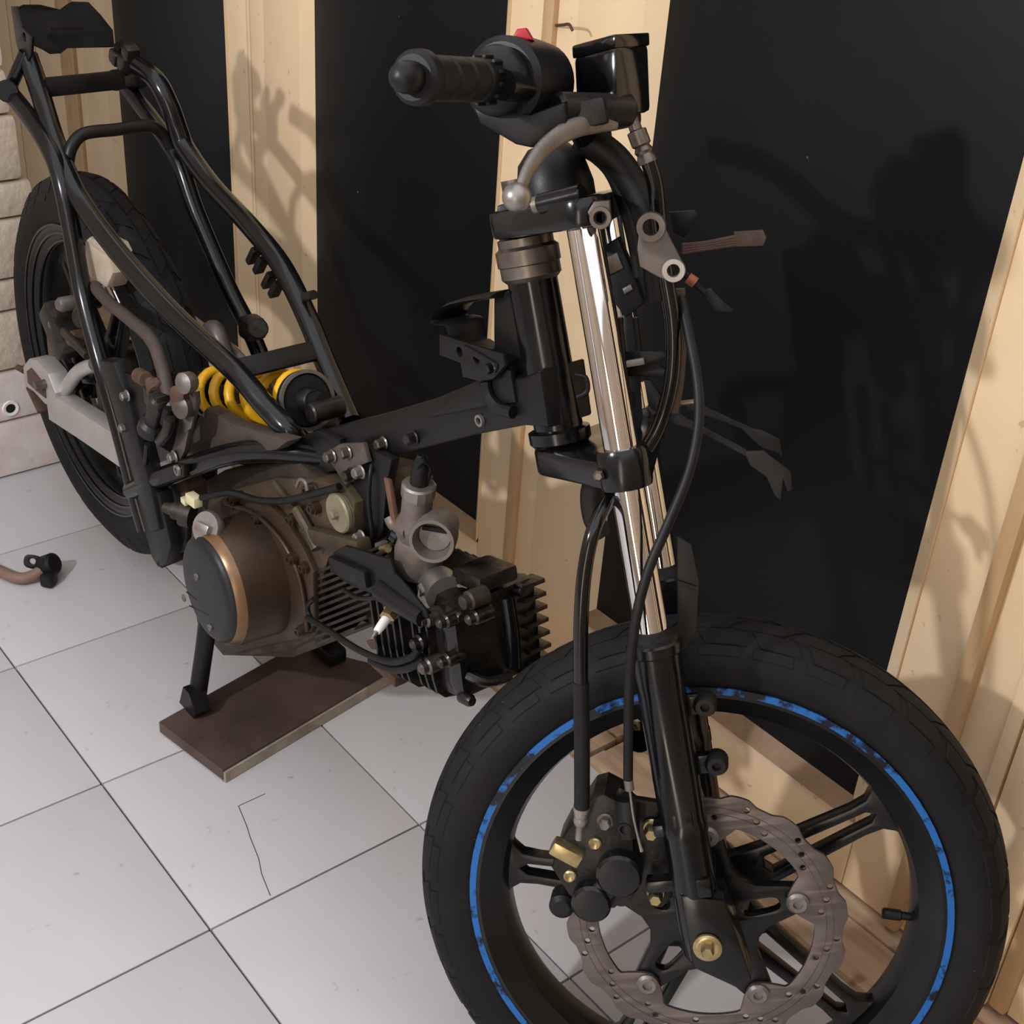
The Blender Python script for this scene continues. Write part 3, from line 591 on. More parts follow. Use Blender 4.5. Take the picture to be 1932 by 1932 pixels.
MB().box(S(1069, 1607, 0.098), (h_ * 0.8 - a_ * 0.6), (h_ * 0.6 + a_ * 0.8), n_, 0.030, 0.014, 0.016, 0.003).build('banjo_block', 'zinc', cal)
bolt(S(1142, 1549, 0.092), n_, 0.006, 0.008, 'alloy_dull', cal, 'bleed_screw')
for (u, v) in ((1123, 1590), (1076, 1651)): MB().lathe(S(u, v, 0.092), n_, [(0.006, 0), (0.006, 0.003), (0.0045, 0.004), (0.002, 0.003)], 18).build('pad_pin', 'zinc', cal)
MB().lathe(S(1062, 1700, 0.07), n_, [(0.012, -0.01), (0.012, 0.01), (0.008, 0.014)], 20).build('slide_pin_boot', 'rubber', cal)
MB().lathe(S(1172, 1686, 0.088), n_, [(0.011, -0.01), (0.011, 0.004), (0.008, 0.006)], 20).build('pad_pin_plug', 'fin_metal', cal)
for (u, v) in ((1230, 1561), (1238, 1683)): bolt(S(u, v, 0.084), n_, 0.0068, 0.014, 'zinc', cal)

# ---------------- clutter between the fork legs (stays, loom, connectors)
st = splate('front_stay', [(1176, 590), (1192, 590), (1206, 700), (1212, 790), (1200, 840), (1186, 830), (1178, 700)], -0.02, 0.006, 'black_satin', bike, 0.001)
splate('stay_arm', [(1214, 716), (1228, 718), (1250, 752), (1292, 786), (1330, 806), (1404, 845), (1412, 852), (1480, 885), (1478, 892), (1400, 858), (1320, 815), (1270, 800), (1228, 772)], 0.02, 0.006, 'black_satin', st, 0.001)
splate('stay_flange', [(1404, 852), (1440, 850), (1468, 872), (1492, 890), (1494, 925), (1486, 928), (1478, 905), (1472, 945), (1462, 935), (1446, 900), (1415, 878)], 0.021, 0.004, 'brown_guard', st, 0.0008)
splate('stay_arm', [(1290, 758), (1310, 756), (1380, 790), (1470, 828), (1474, 838), (1380, 802), (1295, 772)], -0.06, 0.006, 'black_satin', st, 0.001)
splate('stay_flange', [(1392, 802), (1440, 812), (1470, 828), (1477, 862), (1462, 852), (1440, 846), (1420, 830)], -0.059, 0.004, 'brown_guard', st, 0.0008)
splate('stay_tab', [(1178, 664), (1250, 663), (1266, 672), (1272, 700), (1262, 712), (1176, 710)], 0.01, 0.004, 'black_satin', st, 0.0008, [(1257, 686, 0.005)])
MB().box(S(1184, 686, 0.02), h_, a_, n_, 0.03, 0.006, 0.006, 0.001).build('stay_bolt', 'alloy_dull', st)
MB().cyl(S(1280, 762, 0.0), S(1318, 757, 0.0), 0.0025, 10).build('stay_rod', 'steel', st)
for (u0, v0, u1, v1, o) in ((1160, 600, 1176, 760, 0.02), (1190, 600, 1202, 720, -0.03), (1170, 740, 1186, 830, 0.03)):
    MB().cyl(S(u0, v0, o), S(u1, v1, o), 0.007, 12).build('stay_rod', 'black_satin', st)
md = splate('relay', [(1130, 470), (1166, 448), (1198, 520), (1216, 572), (1180, 600), (1150, 560)], 0.03, 0.03, 'plastic', bike, 0.003)
splate('relay_plate', [(1136, 490), (1164, 476), (1176, 506), (1140, 524)], 0.032, 0.004, 'steel', md, 0.0006)
splate('relay_tab', [(1174, 545), (1190, 536), (1194, 546), (1178, 555)], 0.033, 0.005, 'alloy_dull', md, 0.0006)
wr = MB()
for k in range(4): wr.tube([S(1286, 462 + k * 5, 0.0), S(1330, 458 + k * 4, -0.01), S(1390, 446 + k * 5, -0.02)], 0.0018, 8, 3)
wo = wr.build('loose_wires', 'copper_wire', bike)
splate('wire_connector', [(1384, 438), (1440, 434), (1446, 448), (1440, 464), (1388, 466)], -0.018, 0.012, 'copper_wire', wo, 0.001)
MB().tube([S(1290, 515, 0.0), S(1305, 530, 0.0), S(1330, 552, 0.0)], 0.003, 8).build('connector_wire', 'rubber', wo)
splate('wire_connector', [(1330, 548), (1342, 545), (1368, 572), (1385, 585), (1378, 590), (1352, 588), (1334, 565)], 0.0, 0.012, 'plastic', wo, 0.001)
MB().cyl(S(1298, 524, 0.01), S(1312, 534, 0.01), 0.005, 12).build('connector_tip', 'orange', wo)
splate('horn_plate', [(1262, 400), (1312, 396), (1318, 405), (1290, 450), (1270, 440)], -0.03, 0.006, 'black_satin', wo, 0.001)
lm = MB().tube([S(1135, 880, -0.02), S(1118, 930, -0.03), S(1122, 980, -0.03), S(1140, 1010, -0.03)], [0.011, 0.012, 0.011, 0.008], 12).build('taped_loom', 'brown_guard', bike)
MB().tube([S(1085, 706, 0.02), S(1105, 712, 0.02), S(1108, 738, 0.02), S(1088, 750, 0.02)], 0.0022, 8).build('clutch_wire', 'rubber', lm)

# ---------------- frame
fr = MB().lathe(L(0, -0.064, 0), a_, [(0.0225, 0.470), (0.0225, 0.625)], 36)
fr.v = fr.v
frame = fr.build('frame', 'black_paint', bike, 40)
MB().lathe(L(0, -0.064, 0), a_, [(0.023, 0.612), (0.027, 0.616), (0.027, 0.626), (0.0285, 0.627), (0.0285, 0.640), (0.025, 0.643), (0.025, 0.650), (0.018, 0.652)], 36).build('bearing_cup', 'steel', frame)
MB().lathe(L(0, -0.064, 0), a_, [(0.025, 0.462), (0.0285, 0.466), (0.0285, 0.476), (0.0235, 0.478)], 36).build('bearing_cup', 'black_paint', frame)
yplate('backbone', [(1018, 700), (985, 712), (905, 716), (820, 752), (700, 788), (606, 812), (566, 846), (566, 896), (640, 886), (720, 866), (830, 838), (890, 822), (985, 804), (1034, 808)], 0.243, 0.054, 'black_satin', frame, 0.004)
yplate('head_gusset', [(930, 562), (962, 545), (988, 525), (1002, 560), (1036, 770), (975, 745), (938, 705), (930, 640)], 0.254, 0.032, 'black_satin', frame, 0.003)
yplate('stiffener', [(806, 788), (856, 748), (900, 720), (940, 690), (962, 700), (972, 760), (930, 764)], 0.2395, 0.006, 'black_satin', frame, 0.001)
MB().tube([P(960, 552, 0.26), P(905, 561, 0.26), P(868, 572, 0.26), P(848, 592, 0.26), P(852, 604, 0.26), P(872, 604, 0.26), P(880, 620, 0.26), P(884, 642, 0.26)], 0.022, 8, flat=0.14, up=EY).build('horn_strap', 'black_satin', frame)
yplate('coil_bracket', [(828, 631), (948, 668), (952, 690), (930, 716), (905, 720), (872, 712), (868, 686), (828, 670)], 0.232, 0.006, 'black_satin', frame, 0.0015, [(866, 664, 0.0045), (898, 676, 0.005)])
MB().box(P(930, 668, 0.245), EX, EY, EZ, 0.05, 0.03, 0.006, 0.001).build('coil_bracket_top', 'black_satin', frame)
bolt(P(928, 694, 0.231), NY, 0.005, 0.006, 'black_paint', frame)
MB().tube([P(915, 720, 0.236), P(922, 748, 0.236), P(940, 770, 0.236), P(968, 778, 0.238)], 0.006, 10).build('cable_guide', 'black_satin', frame)
MB().ring(P(907, 793, 0.2425), NY, [(0.0034, 0), (0.0062, 0), (0.0058, 0.003), (0.0036, 0.003)], 20).build('eyelet', 'alloy', frame)
for (u, v, m) in ((782, 826, 'black_cast'), (706, 850, 'black_cast'), (725, 836, 'steel')): bolt(P(u, v, 0.242), NY, 0.006, 0.010, m, frame)
# seat rails, stays and cross tubes, right side then mirrored
def both(name, pts, r, m='black_paint', seg=14):
    q = [P(*k) for k in pts]
    MB().tube(q, r, seg).build(name, m, frame, 50); MB().tube([mir(k) for k in q], r, seg).build(name, m, frame, 50)
def one(name, pts, r, m='black_paint', seg=14): MB().tube([P(*k) for k in pts], r, seg).build(name, m, frame, 50)
one('seat_rail', [(572, 836, 0.246), (548, 815, 0.226), (500, 765, 0.217), (445, 702, 0.210), (330, 595, 0.200), (235, 490, 0.192), (160, 390, 0.188), (126, 325, 0.188), (100, 255, 0.195), (74, 170, 0.206), (52, 105, 0.207)], 0.0135)
one('seat_rail', [(660, 795, 0.316), (612, 680, 0.328), (578, 595, 0.335), (530, 500, 0.342), (470, 425, 0.348), (400, 350, 0.352), (352, 283, 0.352), (338, 250, 0.350), (320, 200, 0.343), (295, 152, 0.336), (262, 125, 0.333)], 0.0135)
one('seat_stay', [(14, 170, 0.182), (60, 228, 0.182), (98, 290, 0.180), (117, 345, 0.177), (134, 430, 0.174), (158, 560, 0.168), (192, 690, 0.160), (226, 810, 0.16), (258, 935, 0.16), (276, 1000, 0.16)], 0.0125)
one('seat_stay', [(236, 160, 0.358), (290, 230, 0.358), (335, 300, 0.360), (370, 400, 0.363), (430, 540, 0.375), (470, 620, 0.38), (520, 740, 0.38), (560, 840, 0.38)], 0.0125)
both('tail_stay', [(48, 100, 0.203), (30, 140, 0.19), (14, 175, 0.182)], 0.009)
both('engine_tube', [(250, 925, 0.158), (290, 908, 0.16), (335, 890, 0.166), (430, 858, 0.186), (505, 850, 0.208), (580, 856, 0.235), (630, 862, 0.25)], 0.0138)
A = P(85, 165, 0.214); MB().box((A + mir(A)) / 2, EX, EY, EZ, 0.018, (A - mir(A)).length, 0.024, 0.004).build('cross_bar', 'black_satin', frame)
A = P(445, 698, 0.212); MB().box((A + mir(A)) / 2, V((0.8, 0, -0.6)), EY, V((0.6, 0, 0.8)), 0.026, (A - mir(A)).length, 0.007, 0.002).build('cross_bar', 'black_satin', frame)
q = [P(128, 305, 0.196), P(136, 275, 0.205), P(160, 252, 0.225)]; q = q + [V((q[2].x, YM, q[2].z))] + [mir(k) for k in q[::-1]]
MB().tube(q, 0.0085, 12).build('cross_loop', 'black_satin', frame, 50)
q = [P(14, 172, 0.172), P(14, 172, 0.192)]; MB().cyl(q[0], q[1], 0.015, 18, 0.002).build('tail_bush', 'rubber', frame); MB().cyl(mir(q[0]), mir(q[1]), 0.015, 18, 0.002).build('tail_bush', 'rubber', frame)
tp = [(28, 18, 0.206), (42, 10, 0.216), (75, 10, 0.243), (95, 17, 0.262), (112, 19, 0.276), (124, 10, 0.287), (134, 4, 0.297), (166, 5, 0.324), (188, 28, 0.332), (212, 58, 0.338), (215, 88, 0.334), (128, 90, 0.267), (115, 100, 0.257), (95, 101, 0.242), (80, 92, 0.231), (62, 84, 0.218), (40, 60, 0.209)]
MB().poly([P(*k) for k in tp], 0.004).build('tail_plate', 'black_satin', frame)
MB().poly([P(98, 51, 0.245), P(150, 50, 0.285), P(158, 55, 0.29), P(98, 57, 0.245)], 0.008).build('tail_ridge', 'black_satin', frame)
yplate('tail_side', [(20, 12), (30, 12), (40, 50), (60, 70), (58, 105), (50, 118), (38, 108), (30, 80)], 0.2, 0.004, 'black_satin', frame, 0.0008, [(46, 70, 0.006)])
for (u, v) in ((222, 108), (238, 122), (246, 98)): MB().box(P(u, v, 0.335), V((0.9, 0, -0.4)), EY, V((0.4, 0, 0.9)), 0.022, 0.02, 0.02, 0.005).build('tail_lock', 'black_cast', frame)
# left-side tabs on the far rail
LR = [(480, 490), (500, 505), (520, 535)]
for (u, v) in ((479, 482), (492, 500), (508, 528), (521, 545)): MB().box(P(u, v, 0.338), V((0.8, 0, -0.6)), EY, V((0.6, 0, 0.8)), 0.009, 0.014, 0.03, 0.002).build('rail_tab', 'black_satin', frame)
MB().box(P(475, 618, 0.36), EX, EY, EZ, 0.03, 0.03, 0.03, 0.006).build('stay_clamp', 'black_cast', frame)
MB().cyl(P(487, 620, 0.34), P(487, 620, 0.37), 0.014, 16, 0.002).build('stay_clamp_bolt', 'black_cast', frame)
MB().cyl(P(575, 560, 0.335), P(592, 556, 0.335), 0.006, 10).build('rail_stud', 'black_cast', frame)
MB().ring(P(336, 887, 0.149), NY, [(0.004, 0), (0.0072, 0), (0.0068, 0.003), (0.0042, 0.003)], 20).build('eyelet', 'alloy', frame)
yplate('tube_flat', [(246, 908), (268, 898), (330, 876), (346, 878), (346, 900), (262, 930), (250, 930)], 0.1495, 0.01, 'black_satin', frame, 0.003)
yplate('pivot_gusset', [(430, 872), (520, 838), (600, 812), (640, 830), (650, 884), (530, 914), (508, 890)], 0.234, 0.012, 'black_satin', frame, 0.002)
yplate('engine_hanger', [(640, 872), (690, 842), (738, 868), (728, 920), (722, 1000), (712, 1018), (692, 1012), (682, 960), (662, 920)], 0.228, 0.012, 'black_satin', frame, 0.002)
yplate('hanger_plate', [(612, 856), (640, 838), (684, 836), (694, 872), (664, 886), (652, 918), (636, 892)], 0.220, 0.006, 'grey_bracket', frame, 0.001)
for (u, v, m) in ((628, 860, 'steel'), (657, 853, 'steel'), (663, 895, 'black_cast'), (682, 890, 'alloy_dull'), (683, 1012, 'alloy_dull')): bolt(P(u, v, 0.219), NY, 0.0062, 0.009, m, frame)
# footrest hanger bracket low at the rear
ft = yplate('footrest_hanger', [(256, 925), (276, 918), (298, 930), (312, 985), (322, 1030), (312, 1066), (297, 1070), (286, 1052), (268, 985)], 0.152, 0.02, 'black_satin', frame, 0.002)
MB().poly([P(300, 1068, 0.152), P(318, 1040, 0.16), P(352, 1020, 0.2), P(350, 1048, 0.2)], 0.01).build('hanger_foot', 'black_satin', frame)
yplate('hanger_web', [(302, 985), (345, 975), (352, 1000), (350, 1042), (318, 1046), (308, 1005)], 0.17, 0.008, 'black_satin', frame, 0.001)
MB().box(P(328, 1024, 0.168), EX, EY, EZ, 0.028, 0.004, 0.009, 0.001).build('hanger_slot', 'alloy_dull', frame)
yplate('stay_plate', [(186, 680), (212, 684), (236, 745), (258, 830), (284, 925), (300, 1000), (282, 1005), (258, 930), (232, 835)], 0.146, 0.024, 'black_satin', frame, 0.003)
yplate('master_bracket', [(196, 692), (225, 700), (268, 716), (288, 742), (300, 770), (288, 800), (262, 850), (250, 905), (238, 870)], 0.154, 0.006, 'black_satin', frame, 0.001)

# ---------------- rear brake master cylinder and reservoir
rm = MB().lathe(P(302, 752, 0.148), P(278, 838, 0.148) - P(302, 752, 0.148), [(0.010, -0.004), (0.0135, 0.0), (0.0135, 0.02), (0.011, 0.022), (0.0115, 0.048), (0.017, 0.052), (0.018, 0.066), (0.012, 0.072)], 24).build('rear_master_cylinder', 'black_cast', bike)
MB().box(P(298, 752, 0.15), EX, EY, EZ, 0.04, 0.022, 0.024, 0.005).build('master_head', 'black_cast', rm)
MB().cyl(P(278, 838, 0.148), P(271, 912, 0.152), 0.0036, 10).build('push_rod', 'black_satin', rm)
for (u, v) in ((241, 746), (238, 806)): bolt(P(u, v, 0.149), NY, 0.006, 0.008, 'alloy_dull', rm)
for (u, v, du, dv_, r) in ((262, 708, 14, 8, 0.010), (285, 716, 6, 26, 0.008), (294, 728, 4, 14, 0.013), (302, 716, -8, 12, 0.006)):
    MB().cyl(P(u, v, 0.155), P(u + du, v + dv_, 0.15), r, 16, 0.0015).build('rusty_union', 'rust', rm)
for (u, v, r, m) in ((315, 755, 0.008, 'steel'), (322, 765, 0.006, 'alloy_dull'), (340, 745, 0.012, 'rust'), (352, 722, 0.013, 'alloy_dull'), (346, 768, 0.014, 'grey_bracket'), (335, 758, 0.007, 'rust')):
    MB().lathe(P(u, v, 0.158), V((0.3, -1, 0.2)), [(r * 0.8, -0.01), (r, -0.006), (r, 0.006), (r * 0.5, 0.010)], 14).build('linkage_nut', m, rm)
MB().tube([P(320, 790, 0.145), P(316, 812, 0.145), P(302, 832, 0.15)], 0.007, 12).build('outlet_elbow', 'black_cast', rm)
MB().tube([P(318, 770, 0.15), P(312, 800, 0.146)], 0.0065, 12).build('outlet_pipe', 'rubber', rm)
MB().tube([P(178, 540, 0.185), P(205, 570, 0.182), P(245, 603, 0.178), P(285, 640, 0.172), P(305, 690, 0.165), P(318, 750, 0.158)], 0.0085, 14).build('reservoir_hose', 'hose_brown', rm)
rs_ = yplate('brake_reservoir', [(159, 456), (166, 450), (190, 466), (204, 488), (212, 516), (200, 544), (186, 538), (160, 516)], 0.192, 0.03, 'reservoir', bike, 0.004)
yplate('reservoir_cap', [(160, 454), (168, 447), (196, 462), (206, 482), (190, 478)], 0.189, 0.034, 'reservoir', rs_, 0.003)
for k in range(2): MB().cyl(P(196 + k * 12, 538 - k * 4, 0.2), P(214 + k * 12, 575 - k * 2, 0.2), 0.002, 8).build('clip_wire', 'chrome', rs_)

# ---------------- swingarm
sw = yplate('swingarm', [(84, 736), (140, 772), (213, 819), (300, 872), (345, 880), (345, 905), (300, 915), (228, 884), (150, 830), (92, 792)], 0.168, 0.028, 'arm_alloy', bike, 0.002)
ends = yplate('axle_plate', [(43, 692), (54, 677), (68, 680), (90, 706), (104, 742), (100, 770), (84, 762), (64, 740), (46, 728)], 0.167, 0.030, 'arm_alloy', sw, 0.002, [])
yplate('axle_slot', [(50, 700), (58, 694), (84, 726), (86, 752), (66, 736), (52, 722)], 0.1655, 0.003, 'rust', sw, 0.0005)
MB().box(P(72, 752, 0.178), V((0.8, 0, -0.55)), EY, V((0.55, 0, 0.8)), 0.05, 0.02, 0.006, 0.001).build('chain_adjuster', 'rust', sw)
MB().cyl(P(34, 693, 0.178), P(46, 700, 0.178), 0.005, 10).build('adjuster_bolt', 'rust', sw)
MB().tube([P(112, 752, 0.182), P(130, 725, 0.187), P(150, 700, 0.194), P(178, 688, 0.205)], 0.0105, 14).build('arm_brace', 'arm_alloy', sw)
MB().box(P(155, 774, 0.182), (P(165, 778, 0.17) - P(140, 765, 0.17)).normalized(), EY, EZ, 0.03, 0.012, 0.008, 0.002).build('chain_guide', 'arm_alloy', sw)
yl = MB().plate([y2([(84, 736), (213, 819), (300, 872), (345, 880), (345, 905), (300, 915), (228, 884), (92, 792)], 0.168)], V((0, 0.36, 0)), EX, EZ, 0.03, 0.002); yl.build('swingarm_side', 'arm_alloy', sw)
MB().cyl(V((RC.x, 0.15, RC.z)), V((RC.x, 0.39, RC.z)), 0.007).build('rear_axle', 'steel', sw)
yplate('swingarm_web', [(372, 790), (388, 770), (440, 800), (545, 832), (520, 850), (430, 860), (345, 885), (352, 850)], 0.2, 0.02, 'hose_brown', sw, 0.003)
yplate('rocker_plate', [(342, 748), (366, 740), (368, 762), (356, 810), (348, 850), (338, 872), (318, 868), (330, 830), (338, 790)], 0.165, 0.008, 'grey_bracket', sw, 0.001, [])
yplate('rocker_window', [(344, 792), (364, 785), (360, 808), (346, 818)], 0.1635, 0.003, 'alloy_dull', sw, 0.0005)
bolt(P(330, 862, 0.163), NY, 0.007, 0.007, 'alloy_dull', sw)
MB().tube([P(385, 640, 0.3), P(400, 620, 0.3), P(412, 632, 0.3), P(424, 668, 0.3)], 0.012, 12).build('chain_tube', 'grey_bracket', sw)
MB().tube([P(400, 625, 0.32), P(440, 660, 0.32), P(470, 690, 0.32)], 0.006, 10).build('far_brace', 'alloy_dull', sw)
# rear hub clutter: caliper and stay on the near side
rcal = MB().box(P(125, 620, 0.2), V((0.7, 0, -0.7)), EY, V((0.7, 0, 0.7)), 0.08, 0.05, 0.05, 0.008).build('rear_caliper', 'black_cast', bike)
for (u, v, r, m) in ((115, 575, 0.011, 'alloy_dull'), (135, 640, 0.012, 'rust'), (100, 612, 0.008, 'alloy_dull'), (150, 600, 0.016, 'black_cast'), (120, 655, 0.010, 'fin_metal'), (160, 570, 0.012, 'black_cast'), (108, 590, 0.008, 'fin_metal')):
    MB().lathe(P(u, v, 0.18), V((0.2, -1, 0.1)), [(r, -0.02), (r, 0), (r * 0.7, 0.005)], 14).build('caliper_bolt', m, rcal)
MB().cyl(P(120, 625, 0.175), P(165, 672, 0.175), 0.006, 10).build('torque_rod', 'fin_metal', rcal)
# ---------------- shock absorber
S0, S1 = P(402, 741, YM), P(588, 756, YM); sd = (S1 - S0).normalized(); SLn = (S1 - S0).length
x, y, z = frame_for(sd); sh = MB().cyl(S0, S1, 0.012, 18).build('shock_absorber', 'black_satin', bike)
turns = 5.6; pts = []
for i in range(int(turns * 20) + 1):
    an = 2 * math.pi * i / 20; pts.append(S0 + sd * (0.004 + (SLn - 0.024) * i / (turns * 20)) + (x * math.cos(an) + y * math.sin(an)) * 0.0305)
MB().tube(pts, 0.0068, 12, 0).build('coil_spring', 'spring_yellow', sh, 60)
MB().lathe(S1, sd, [(0.020, -0.022), (0.0355, -0.021), (0.0365, -0.015), (0.0352, -0.011), (0.031, -0.017), (0.018, -0.018), (0.014, 0.004), (0.012, 0.006)], 32).build('spring_collar', 'black_satin', sh)
MB().lathe(S1, sd, [(0.0305, -0.0112), (0.0305, -0.0102), (0.015, -0.0102)], 32).build('collar_shade', 'hole', sh)  # black disc paints the shade inside the hollow collar
MB().ring(S1, sd, [(0.0325, -0.0125), (0.0368, -0.0125), (0.0368, -0.0085), (0.0325, -0.0085)], 36).build('collar_rim', 'alloy_dull', sh)
MB().cyl(S1 - sd * 0.005, S1 + sd * 0.03, 0.011, 16).build('shock_eye', 'rubber', sh)
MB().cyl(S1 + sd * 0.034 + V((0, -0.022, -0.01)), S1 + sd * 0.034 + V((0, 0.022, -0.01)), 0.0125, 18, 0.002).build('shock_bush', 'black_cast', sh)
MB().lathe(S0, -sd, [(0.034, -0.006), (0.036, 0), (0.03, 0.008), (0.016, 0.010), (0.014, 0.04)], 28).build('spring_seat', 'black_paint', sh)

# ---------------- engine
CE = V((-0.231, 0, 0.298))
def ey(y): return V((CE.x, y, CE.z))
eng = yplate('engine', [(340, 985), (352, 955), (430, 925), (520, 900), (600, 905), (645, 918), (668, 950), (668, 1005), (650, 1040), (618, 1056), (606, 1100), (600, 1180), (586, 1206), (540, 1230), (470, 1240), (410, 1228), (380, 1190), (345, 1040)], 0.216, 0.11, 'case_metal', bike, 0.006)
MB().lathe(ey(0.225), NY, [(0.083, 0), (0.083, 0.008), (0.079, 0.0105), (0.0775, 0.03), (0.0755, 0.068), (0.074, 0.074)], 64, 0.97, 1.06, EX).build('clutch_cover', 'bronze', eng, 40)
MB().lathe(ey(0.152), NY, [(0.0735, 0), (0.0725, 0.004), (0.0690, 0.0105), (0.0672, 0.0125)], 64, 0.97, 1.06, EX).build('cover_rim', 'bronze_light', eng, 40)
MB().lathe(ey(0.1402), NY, [(0.0672, 0), (0.066, 0.004), (0.061, 0.0082), (0.055, 0.0095), (0.02, 0.0100)], 64, 0.97, 1.06, EX).build('cover_cap', 'cap_grey', eng, 40)
for (u, v) in ((372, 1088), (397, 1184), (348, 1128)): MB().lathe(P(u, v, 0.1305), NY, [(0.0048, 0), (0.0045, 0.0022), (0.002, 0.0022), (0.0018, 0.001)], 14).build('cap_screw', 'alloy_dull', eng)
for (u0, v0, u1, v1) in ((352, 1117, 372, 1132), (358, 1143, 372, 1150), (372, 1150, 394, 1160)): MB().cyl(P(u0, v0, 0.1308), P(u1, v1, 0.1308), 0.0009, 6).build('cap_embossing', 'cap_grey', eng)
oc = P(391, 996, 0.148); od = V((0.25, -0.85, 0.45)).normalized()
MB().lathe(oc, od, [(0.018, -0.012), (0.021, -0.006), (0.0215, 0), (0.020, 0.004), (0.012, 0.004)], 32).build('oil_filler_cap', 'alloy', eng)
MB().box(oc + od * 0.007, frame_for(od)[0], frame_for(od)[1], od, 0.022, 0.011, 0.009, 0.002).build('filler_grip', 'alloy', eng)
yplate('case_top', [(340, 935), (420, 888), (560, 870), (605, 905), (520, 928), (400, 955)], 0.222, 0.10, 'fin_metal', eng, 0.004)
MB().tube([P(425, 948, 0.204), P(480, 970, 0.203), P(520, 1006, 0.202), P(550, 1052, 0.202), P(570, 1110, 0.203), P(580, 1190, 0.204)], 0.003, 10).build('cover_seam', 'bronze', eng, 50)
cs = yplate('cover_flange', [(345, 990), (420, 940), (500, 945), (540, 985), (572, 1040), (590, 1080), (592, 1180), (572, 1205), (430, 1235), (412, 1225)], 0.207, 0.012, 'bronze', eng, 0.003)
for (u, v, y) in ((483, 978, 0.20), (549, 1055, 0.20), (573, 1072, 0.203), (548, 981, 0.206), (565, 1192, 0.2), (580, 925, 0.21), (437, 942, 0.2), (590, 800 + 160, 0.208)):
    MB().lathe(P(u, v, y), NY, [(0.0075, -0.02), (0.0075, 0.001), (0.006, 0.0012), (0.0055, 0.005), (0.003, 0.005), (0.003, 0.003)], 14).build('case_bolt', 'bronze', eng)
gb = P(636, 969, 0.208); MB().lathe(gb, NY, [(0.022, -0.009), (0.022, -0.006), (0.0232, -0.005), (0.0232, -0.001), (0.0215, 0.001), (0.007, 0.001)], 32).build('generator_cap', 'green_grey', eng); bolt(gb + NY * 0.001, NY, 0.0055, 0.008, 'green_grey', eng, 'bolt', False)
MB().box(P(640, 1020, 0.212), V((0.94, 0, 0.34)), EY, V((-0.34, 0, 0.94)), 0.11, 0.02, 0.02, 0.004).build('case_rib', 'case_metal', eng)
MB().tube([P(560, 960, 0.21), P(582, 1000, 0.208), P(598, 1036, 0.206)], 0.007, 10).build('case_rib', 'case_metal', eng)
MB().tube([P(520, 912, 0.215), P(540, 940, 0.212), P(556, 948, 0.212)], 0.005, 10).build('case_rib', 'case_metal', eng)
yplate('sump', [(400, 1214), (590, 1180), (640, 1185), (600, 1222), (548, 1242), (500, 1240), (420, 1238)], 0.225, 0.09, 'case_metal', eng, 0.004)
MB().tube([P(380, 939, 0.162), P(425, 930, 0.175), P(450, 933, 0.182), P(490, 944, 0.19), P(540, 944, 0.195), P(590, 932, 0.205), P(640, 918, 0.21)], 0.0042, 12).build('sensor_lead', 'rubber', eng, 50)
MB().box(P(366, 943, 0.16), V((1, 0, 0.1)).normalized(), EY, EZ, 0.024, 0.012, 0.014, 0.0015).build('lead_connector', 'connector', eng)
MB().box(P(350, 945, 0.16), EX, EY, EZ, 0.012, 0.008, 0.008, 0.001).build('connector_plug', 'connector', eng)
MB().tube([P(560, 918, 0.2), P(566, 905, 0.2), P(576, 910, 0.2), P(580, 925, 0.2)], 0.0022, 8).build('lead_clip', 'alloy_dull', eng)
sx_ = V((-0.75, -0.6, 0.1)).normalized()
MB().lathe(P(322, 960, 0.150), sx_, [(0.018, -0.03), (0.018, -0.016), (0.012, -0.015), (0.012, -0.004), (0.009, -0.003), (0.007, 0.006), (0.006, 0.010)], 12).build('shift_shaft', 'fin_metal', eng)
MB().box(P(356, 914, 0.2), EX, EY, EZ, 0.05, 0.03, 0.03, 0.004).build('case_lug', 'rust', eng)
# cylinder, fins and head
ca = math.radians(15); e1 = V((math.cos(ca), 0, math.sin(ca))); e3 = V((-math.sin(ca), 0, math.cos(ca)))
CB = V((-0.15, YM, 0.325))
def ept(l, yy, t): return CB + e1 * l + EY * yy + e3 * t
cyl = MB().cyl(ept(-0.03, 0, 0), ept(0.2, 0, 0), 0.042, 24).build('cylinder', 'fin_metal', bike)
for k in range(11):
    v = 1078 + k * 13.5; ue = 722 if v < 1180 else 722 - (v - 1180) * 1.6
    yplate('cooling_fin', [(594, v), (ue, v - (ue - 594) * 0.40), (ue, v - (ue - 594) * 0.40 + 6.5), (594, v + 6.5)], 0.214, 0.05, 'fin_metal', cyl, 0.0005)
head = MB().box(ept(0.245, 0, 0.004), e1, EY, e3, 0.14, 0.096, 0.12, 0.014).build('cylinder_head', 'black_greasy', bike, 40)
for k in range(8):
    l = 0.182 + k * 0.014; wd = 0.064 if k < 5 else 0.058
    MB().plate([rnd([(-wd, -0.066), (wd, -0.066), (wd, 0.06), (-wd, 0.06)], 0.22)], ept(l, 0, 0.002), EY, e3, 0.0045, 0.0008).build('head_fin', 'black_greasy', head, 30)
MB().box(ept(0.314, 0, 0.008), e1, EY, e3, 0.034, 0.112, 0.108, 0.016).build('rocker_cover', 'black_greasy', head, 40)
for k in range(7): MB().box(ept(0.326, 0.046, -0.036 + k * 0.015), e1, EY, e3, 0.022, 0.03, 0.005, 0.001).build('cover_fin', 'black_greasy', head)
MB().tube([ept(0.332, 0.012, 0.05), ept(0.335, 0.012, 0.01), ept(0.332, 0.012, -0.03)], 0.008, 12).build('cover_ridge', 'black_paint', head, 50)
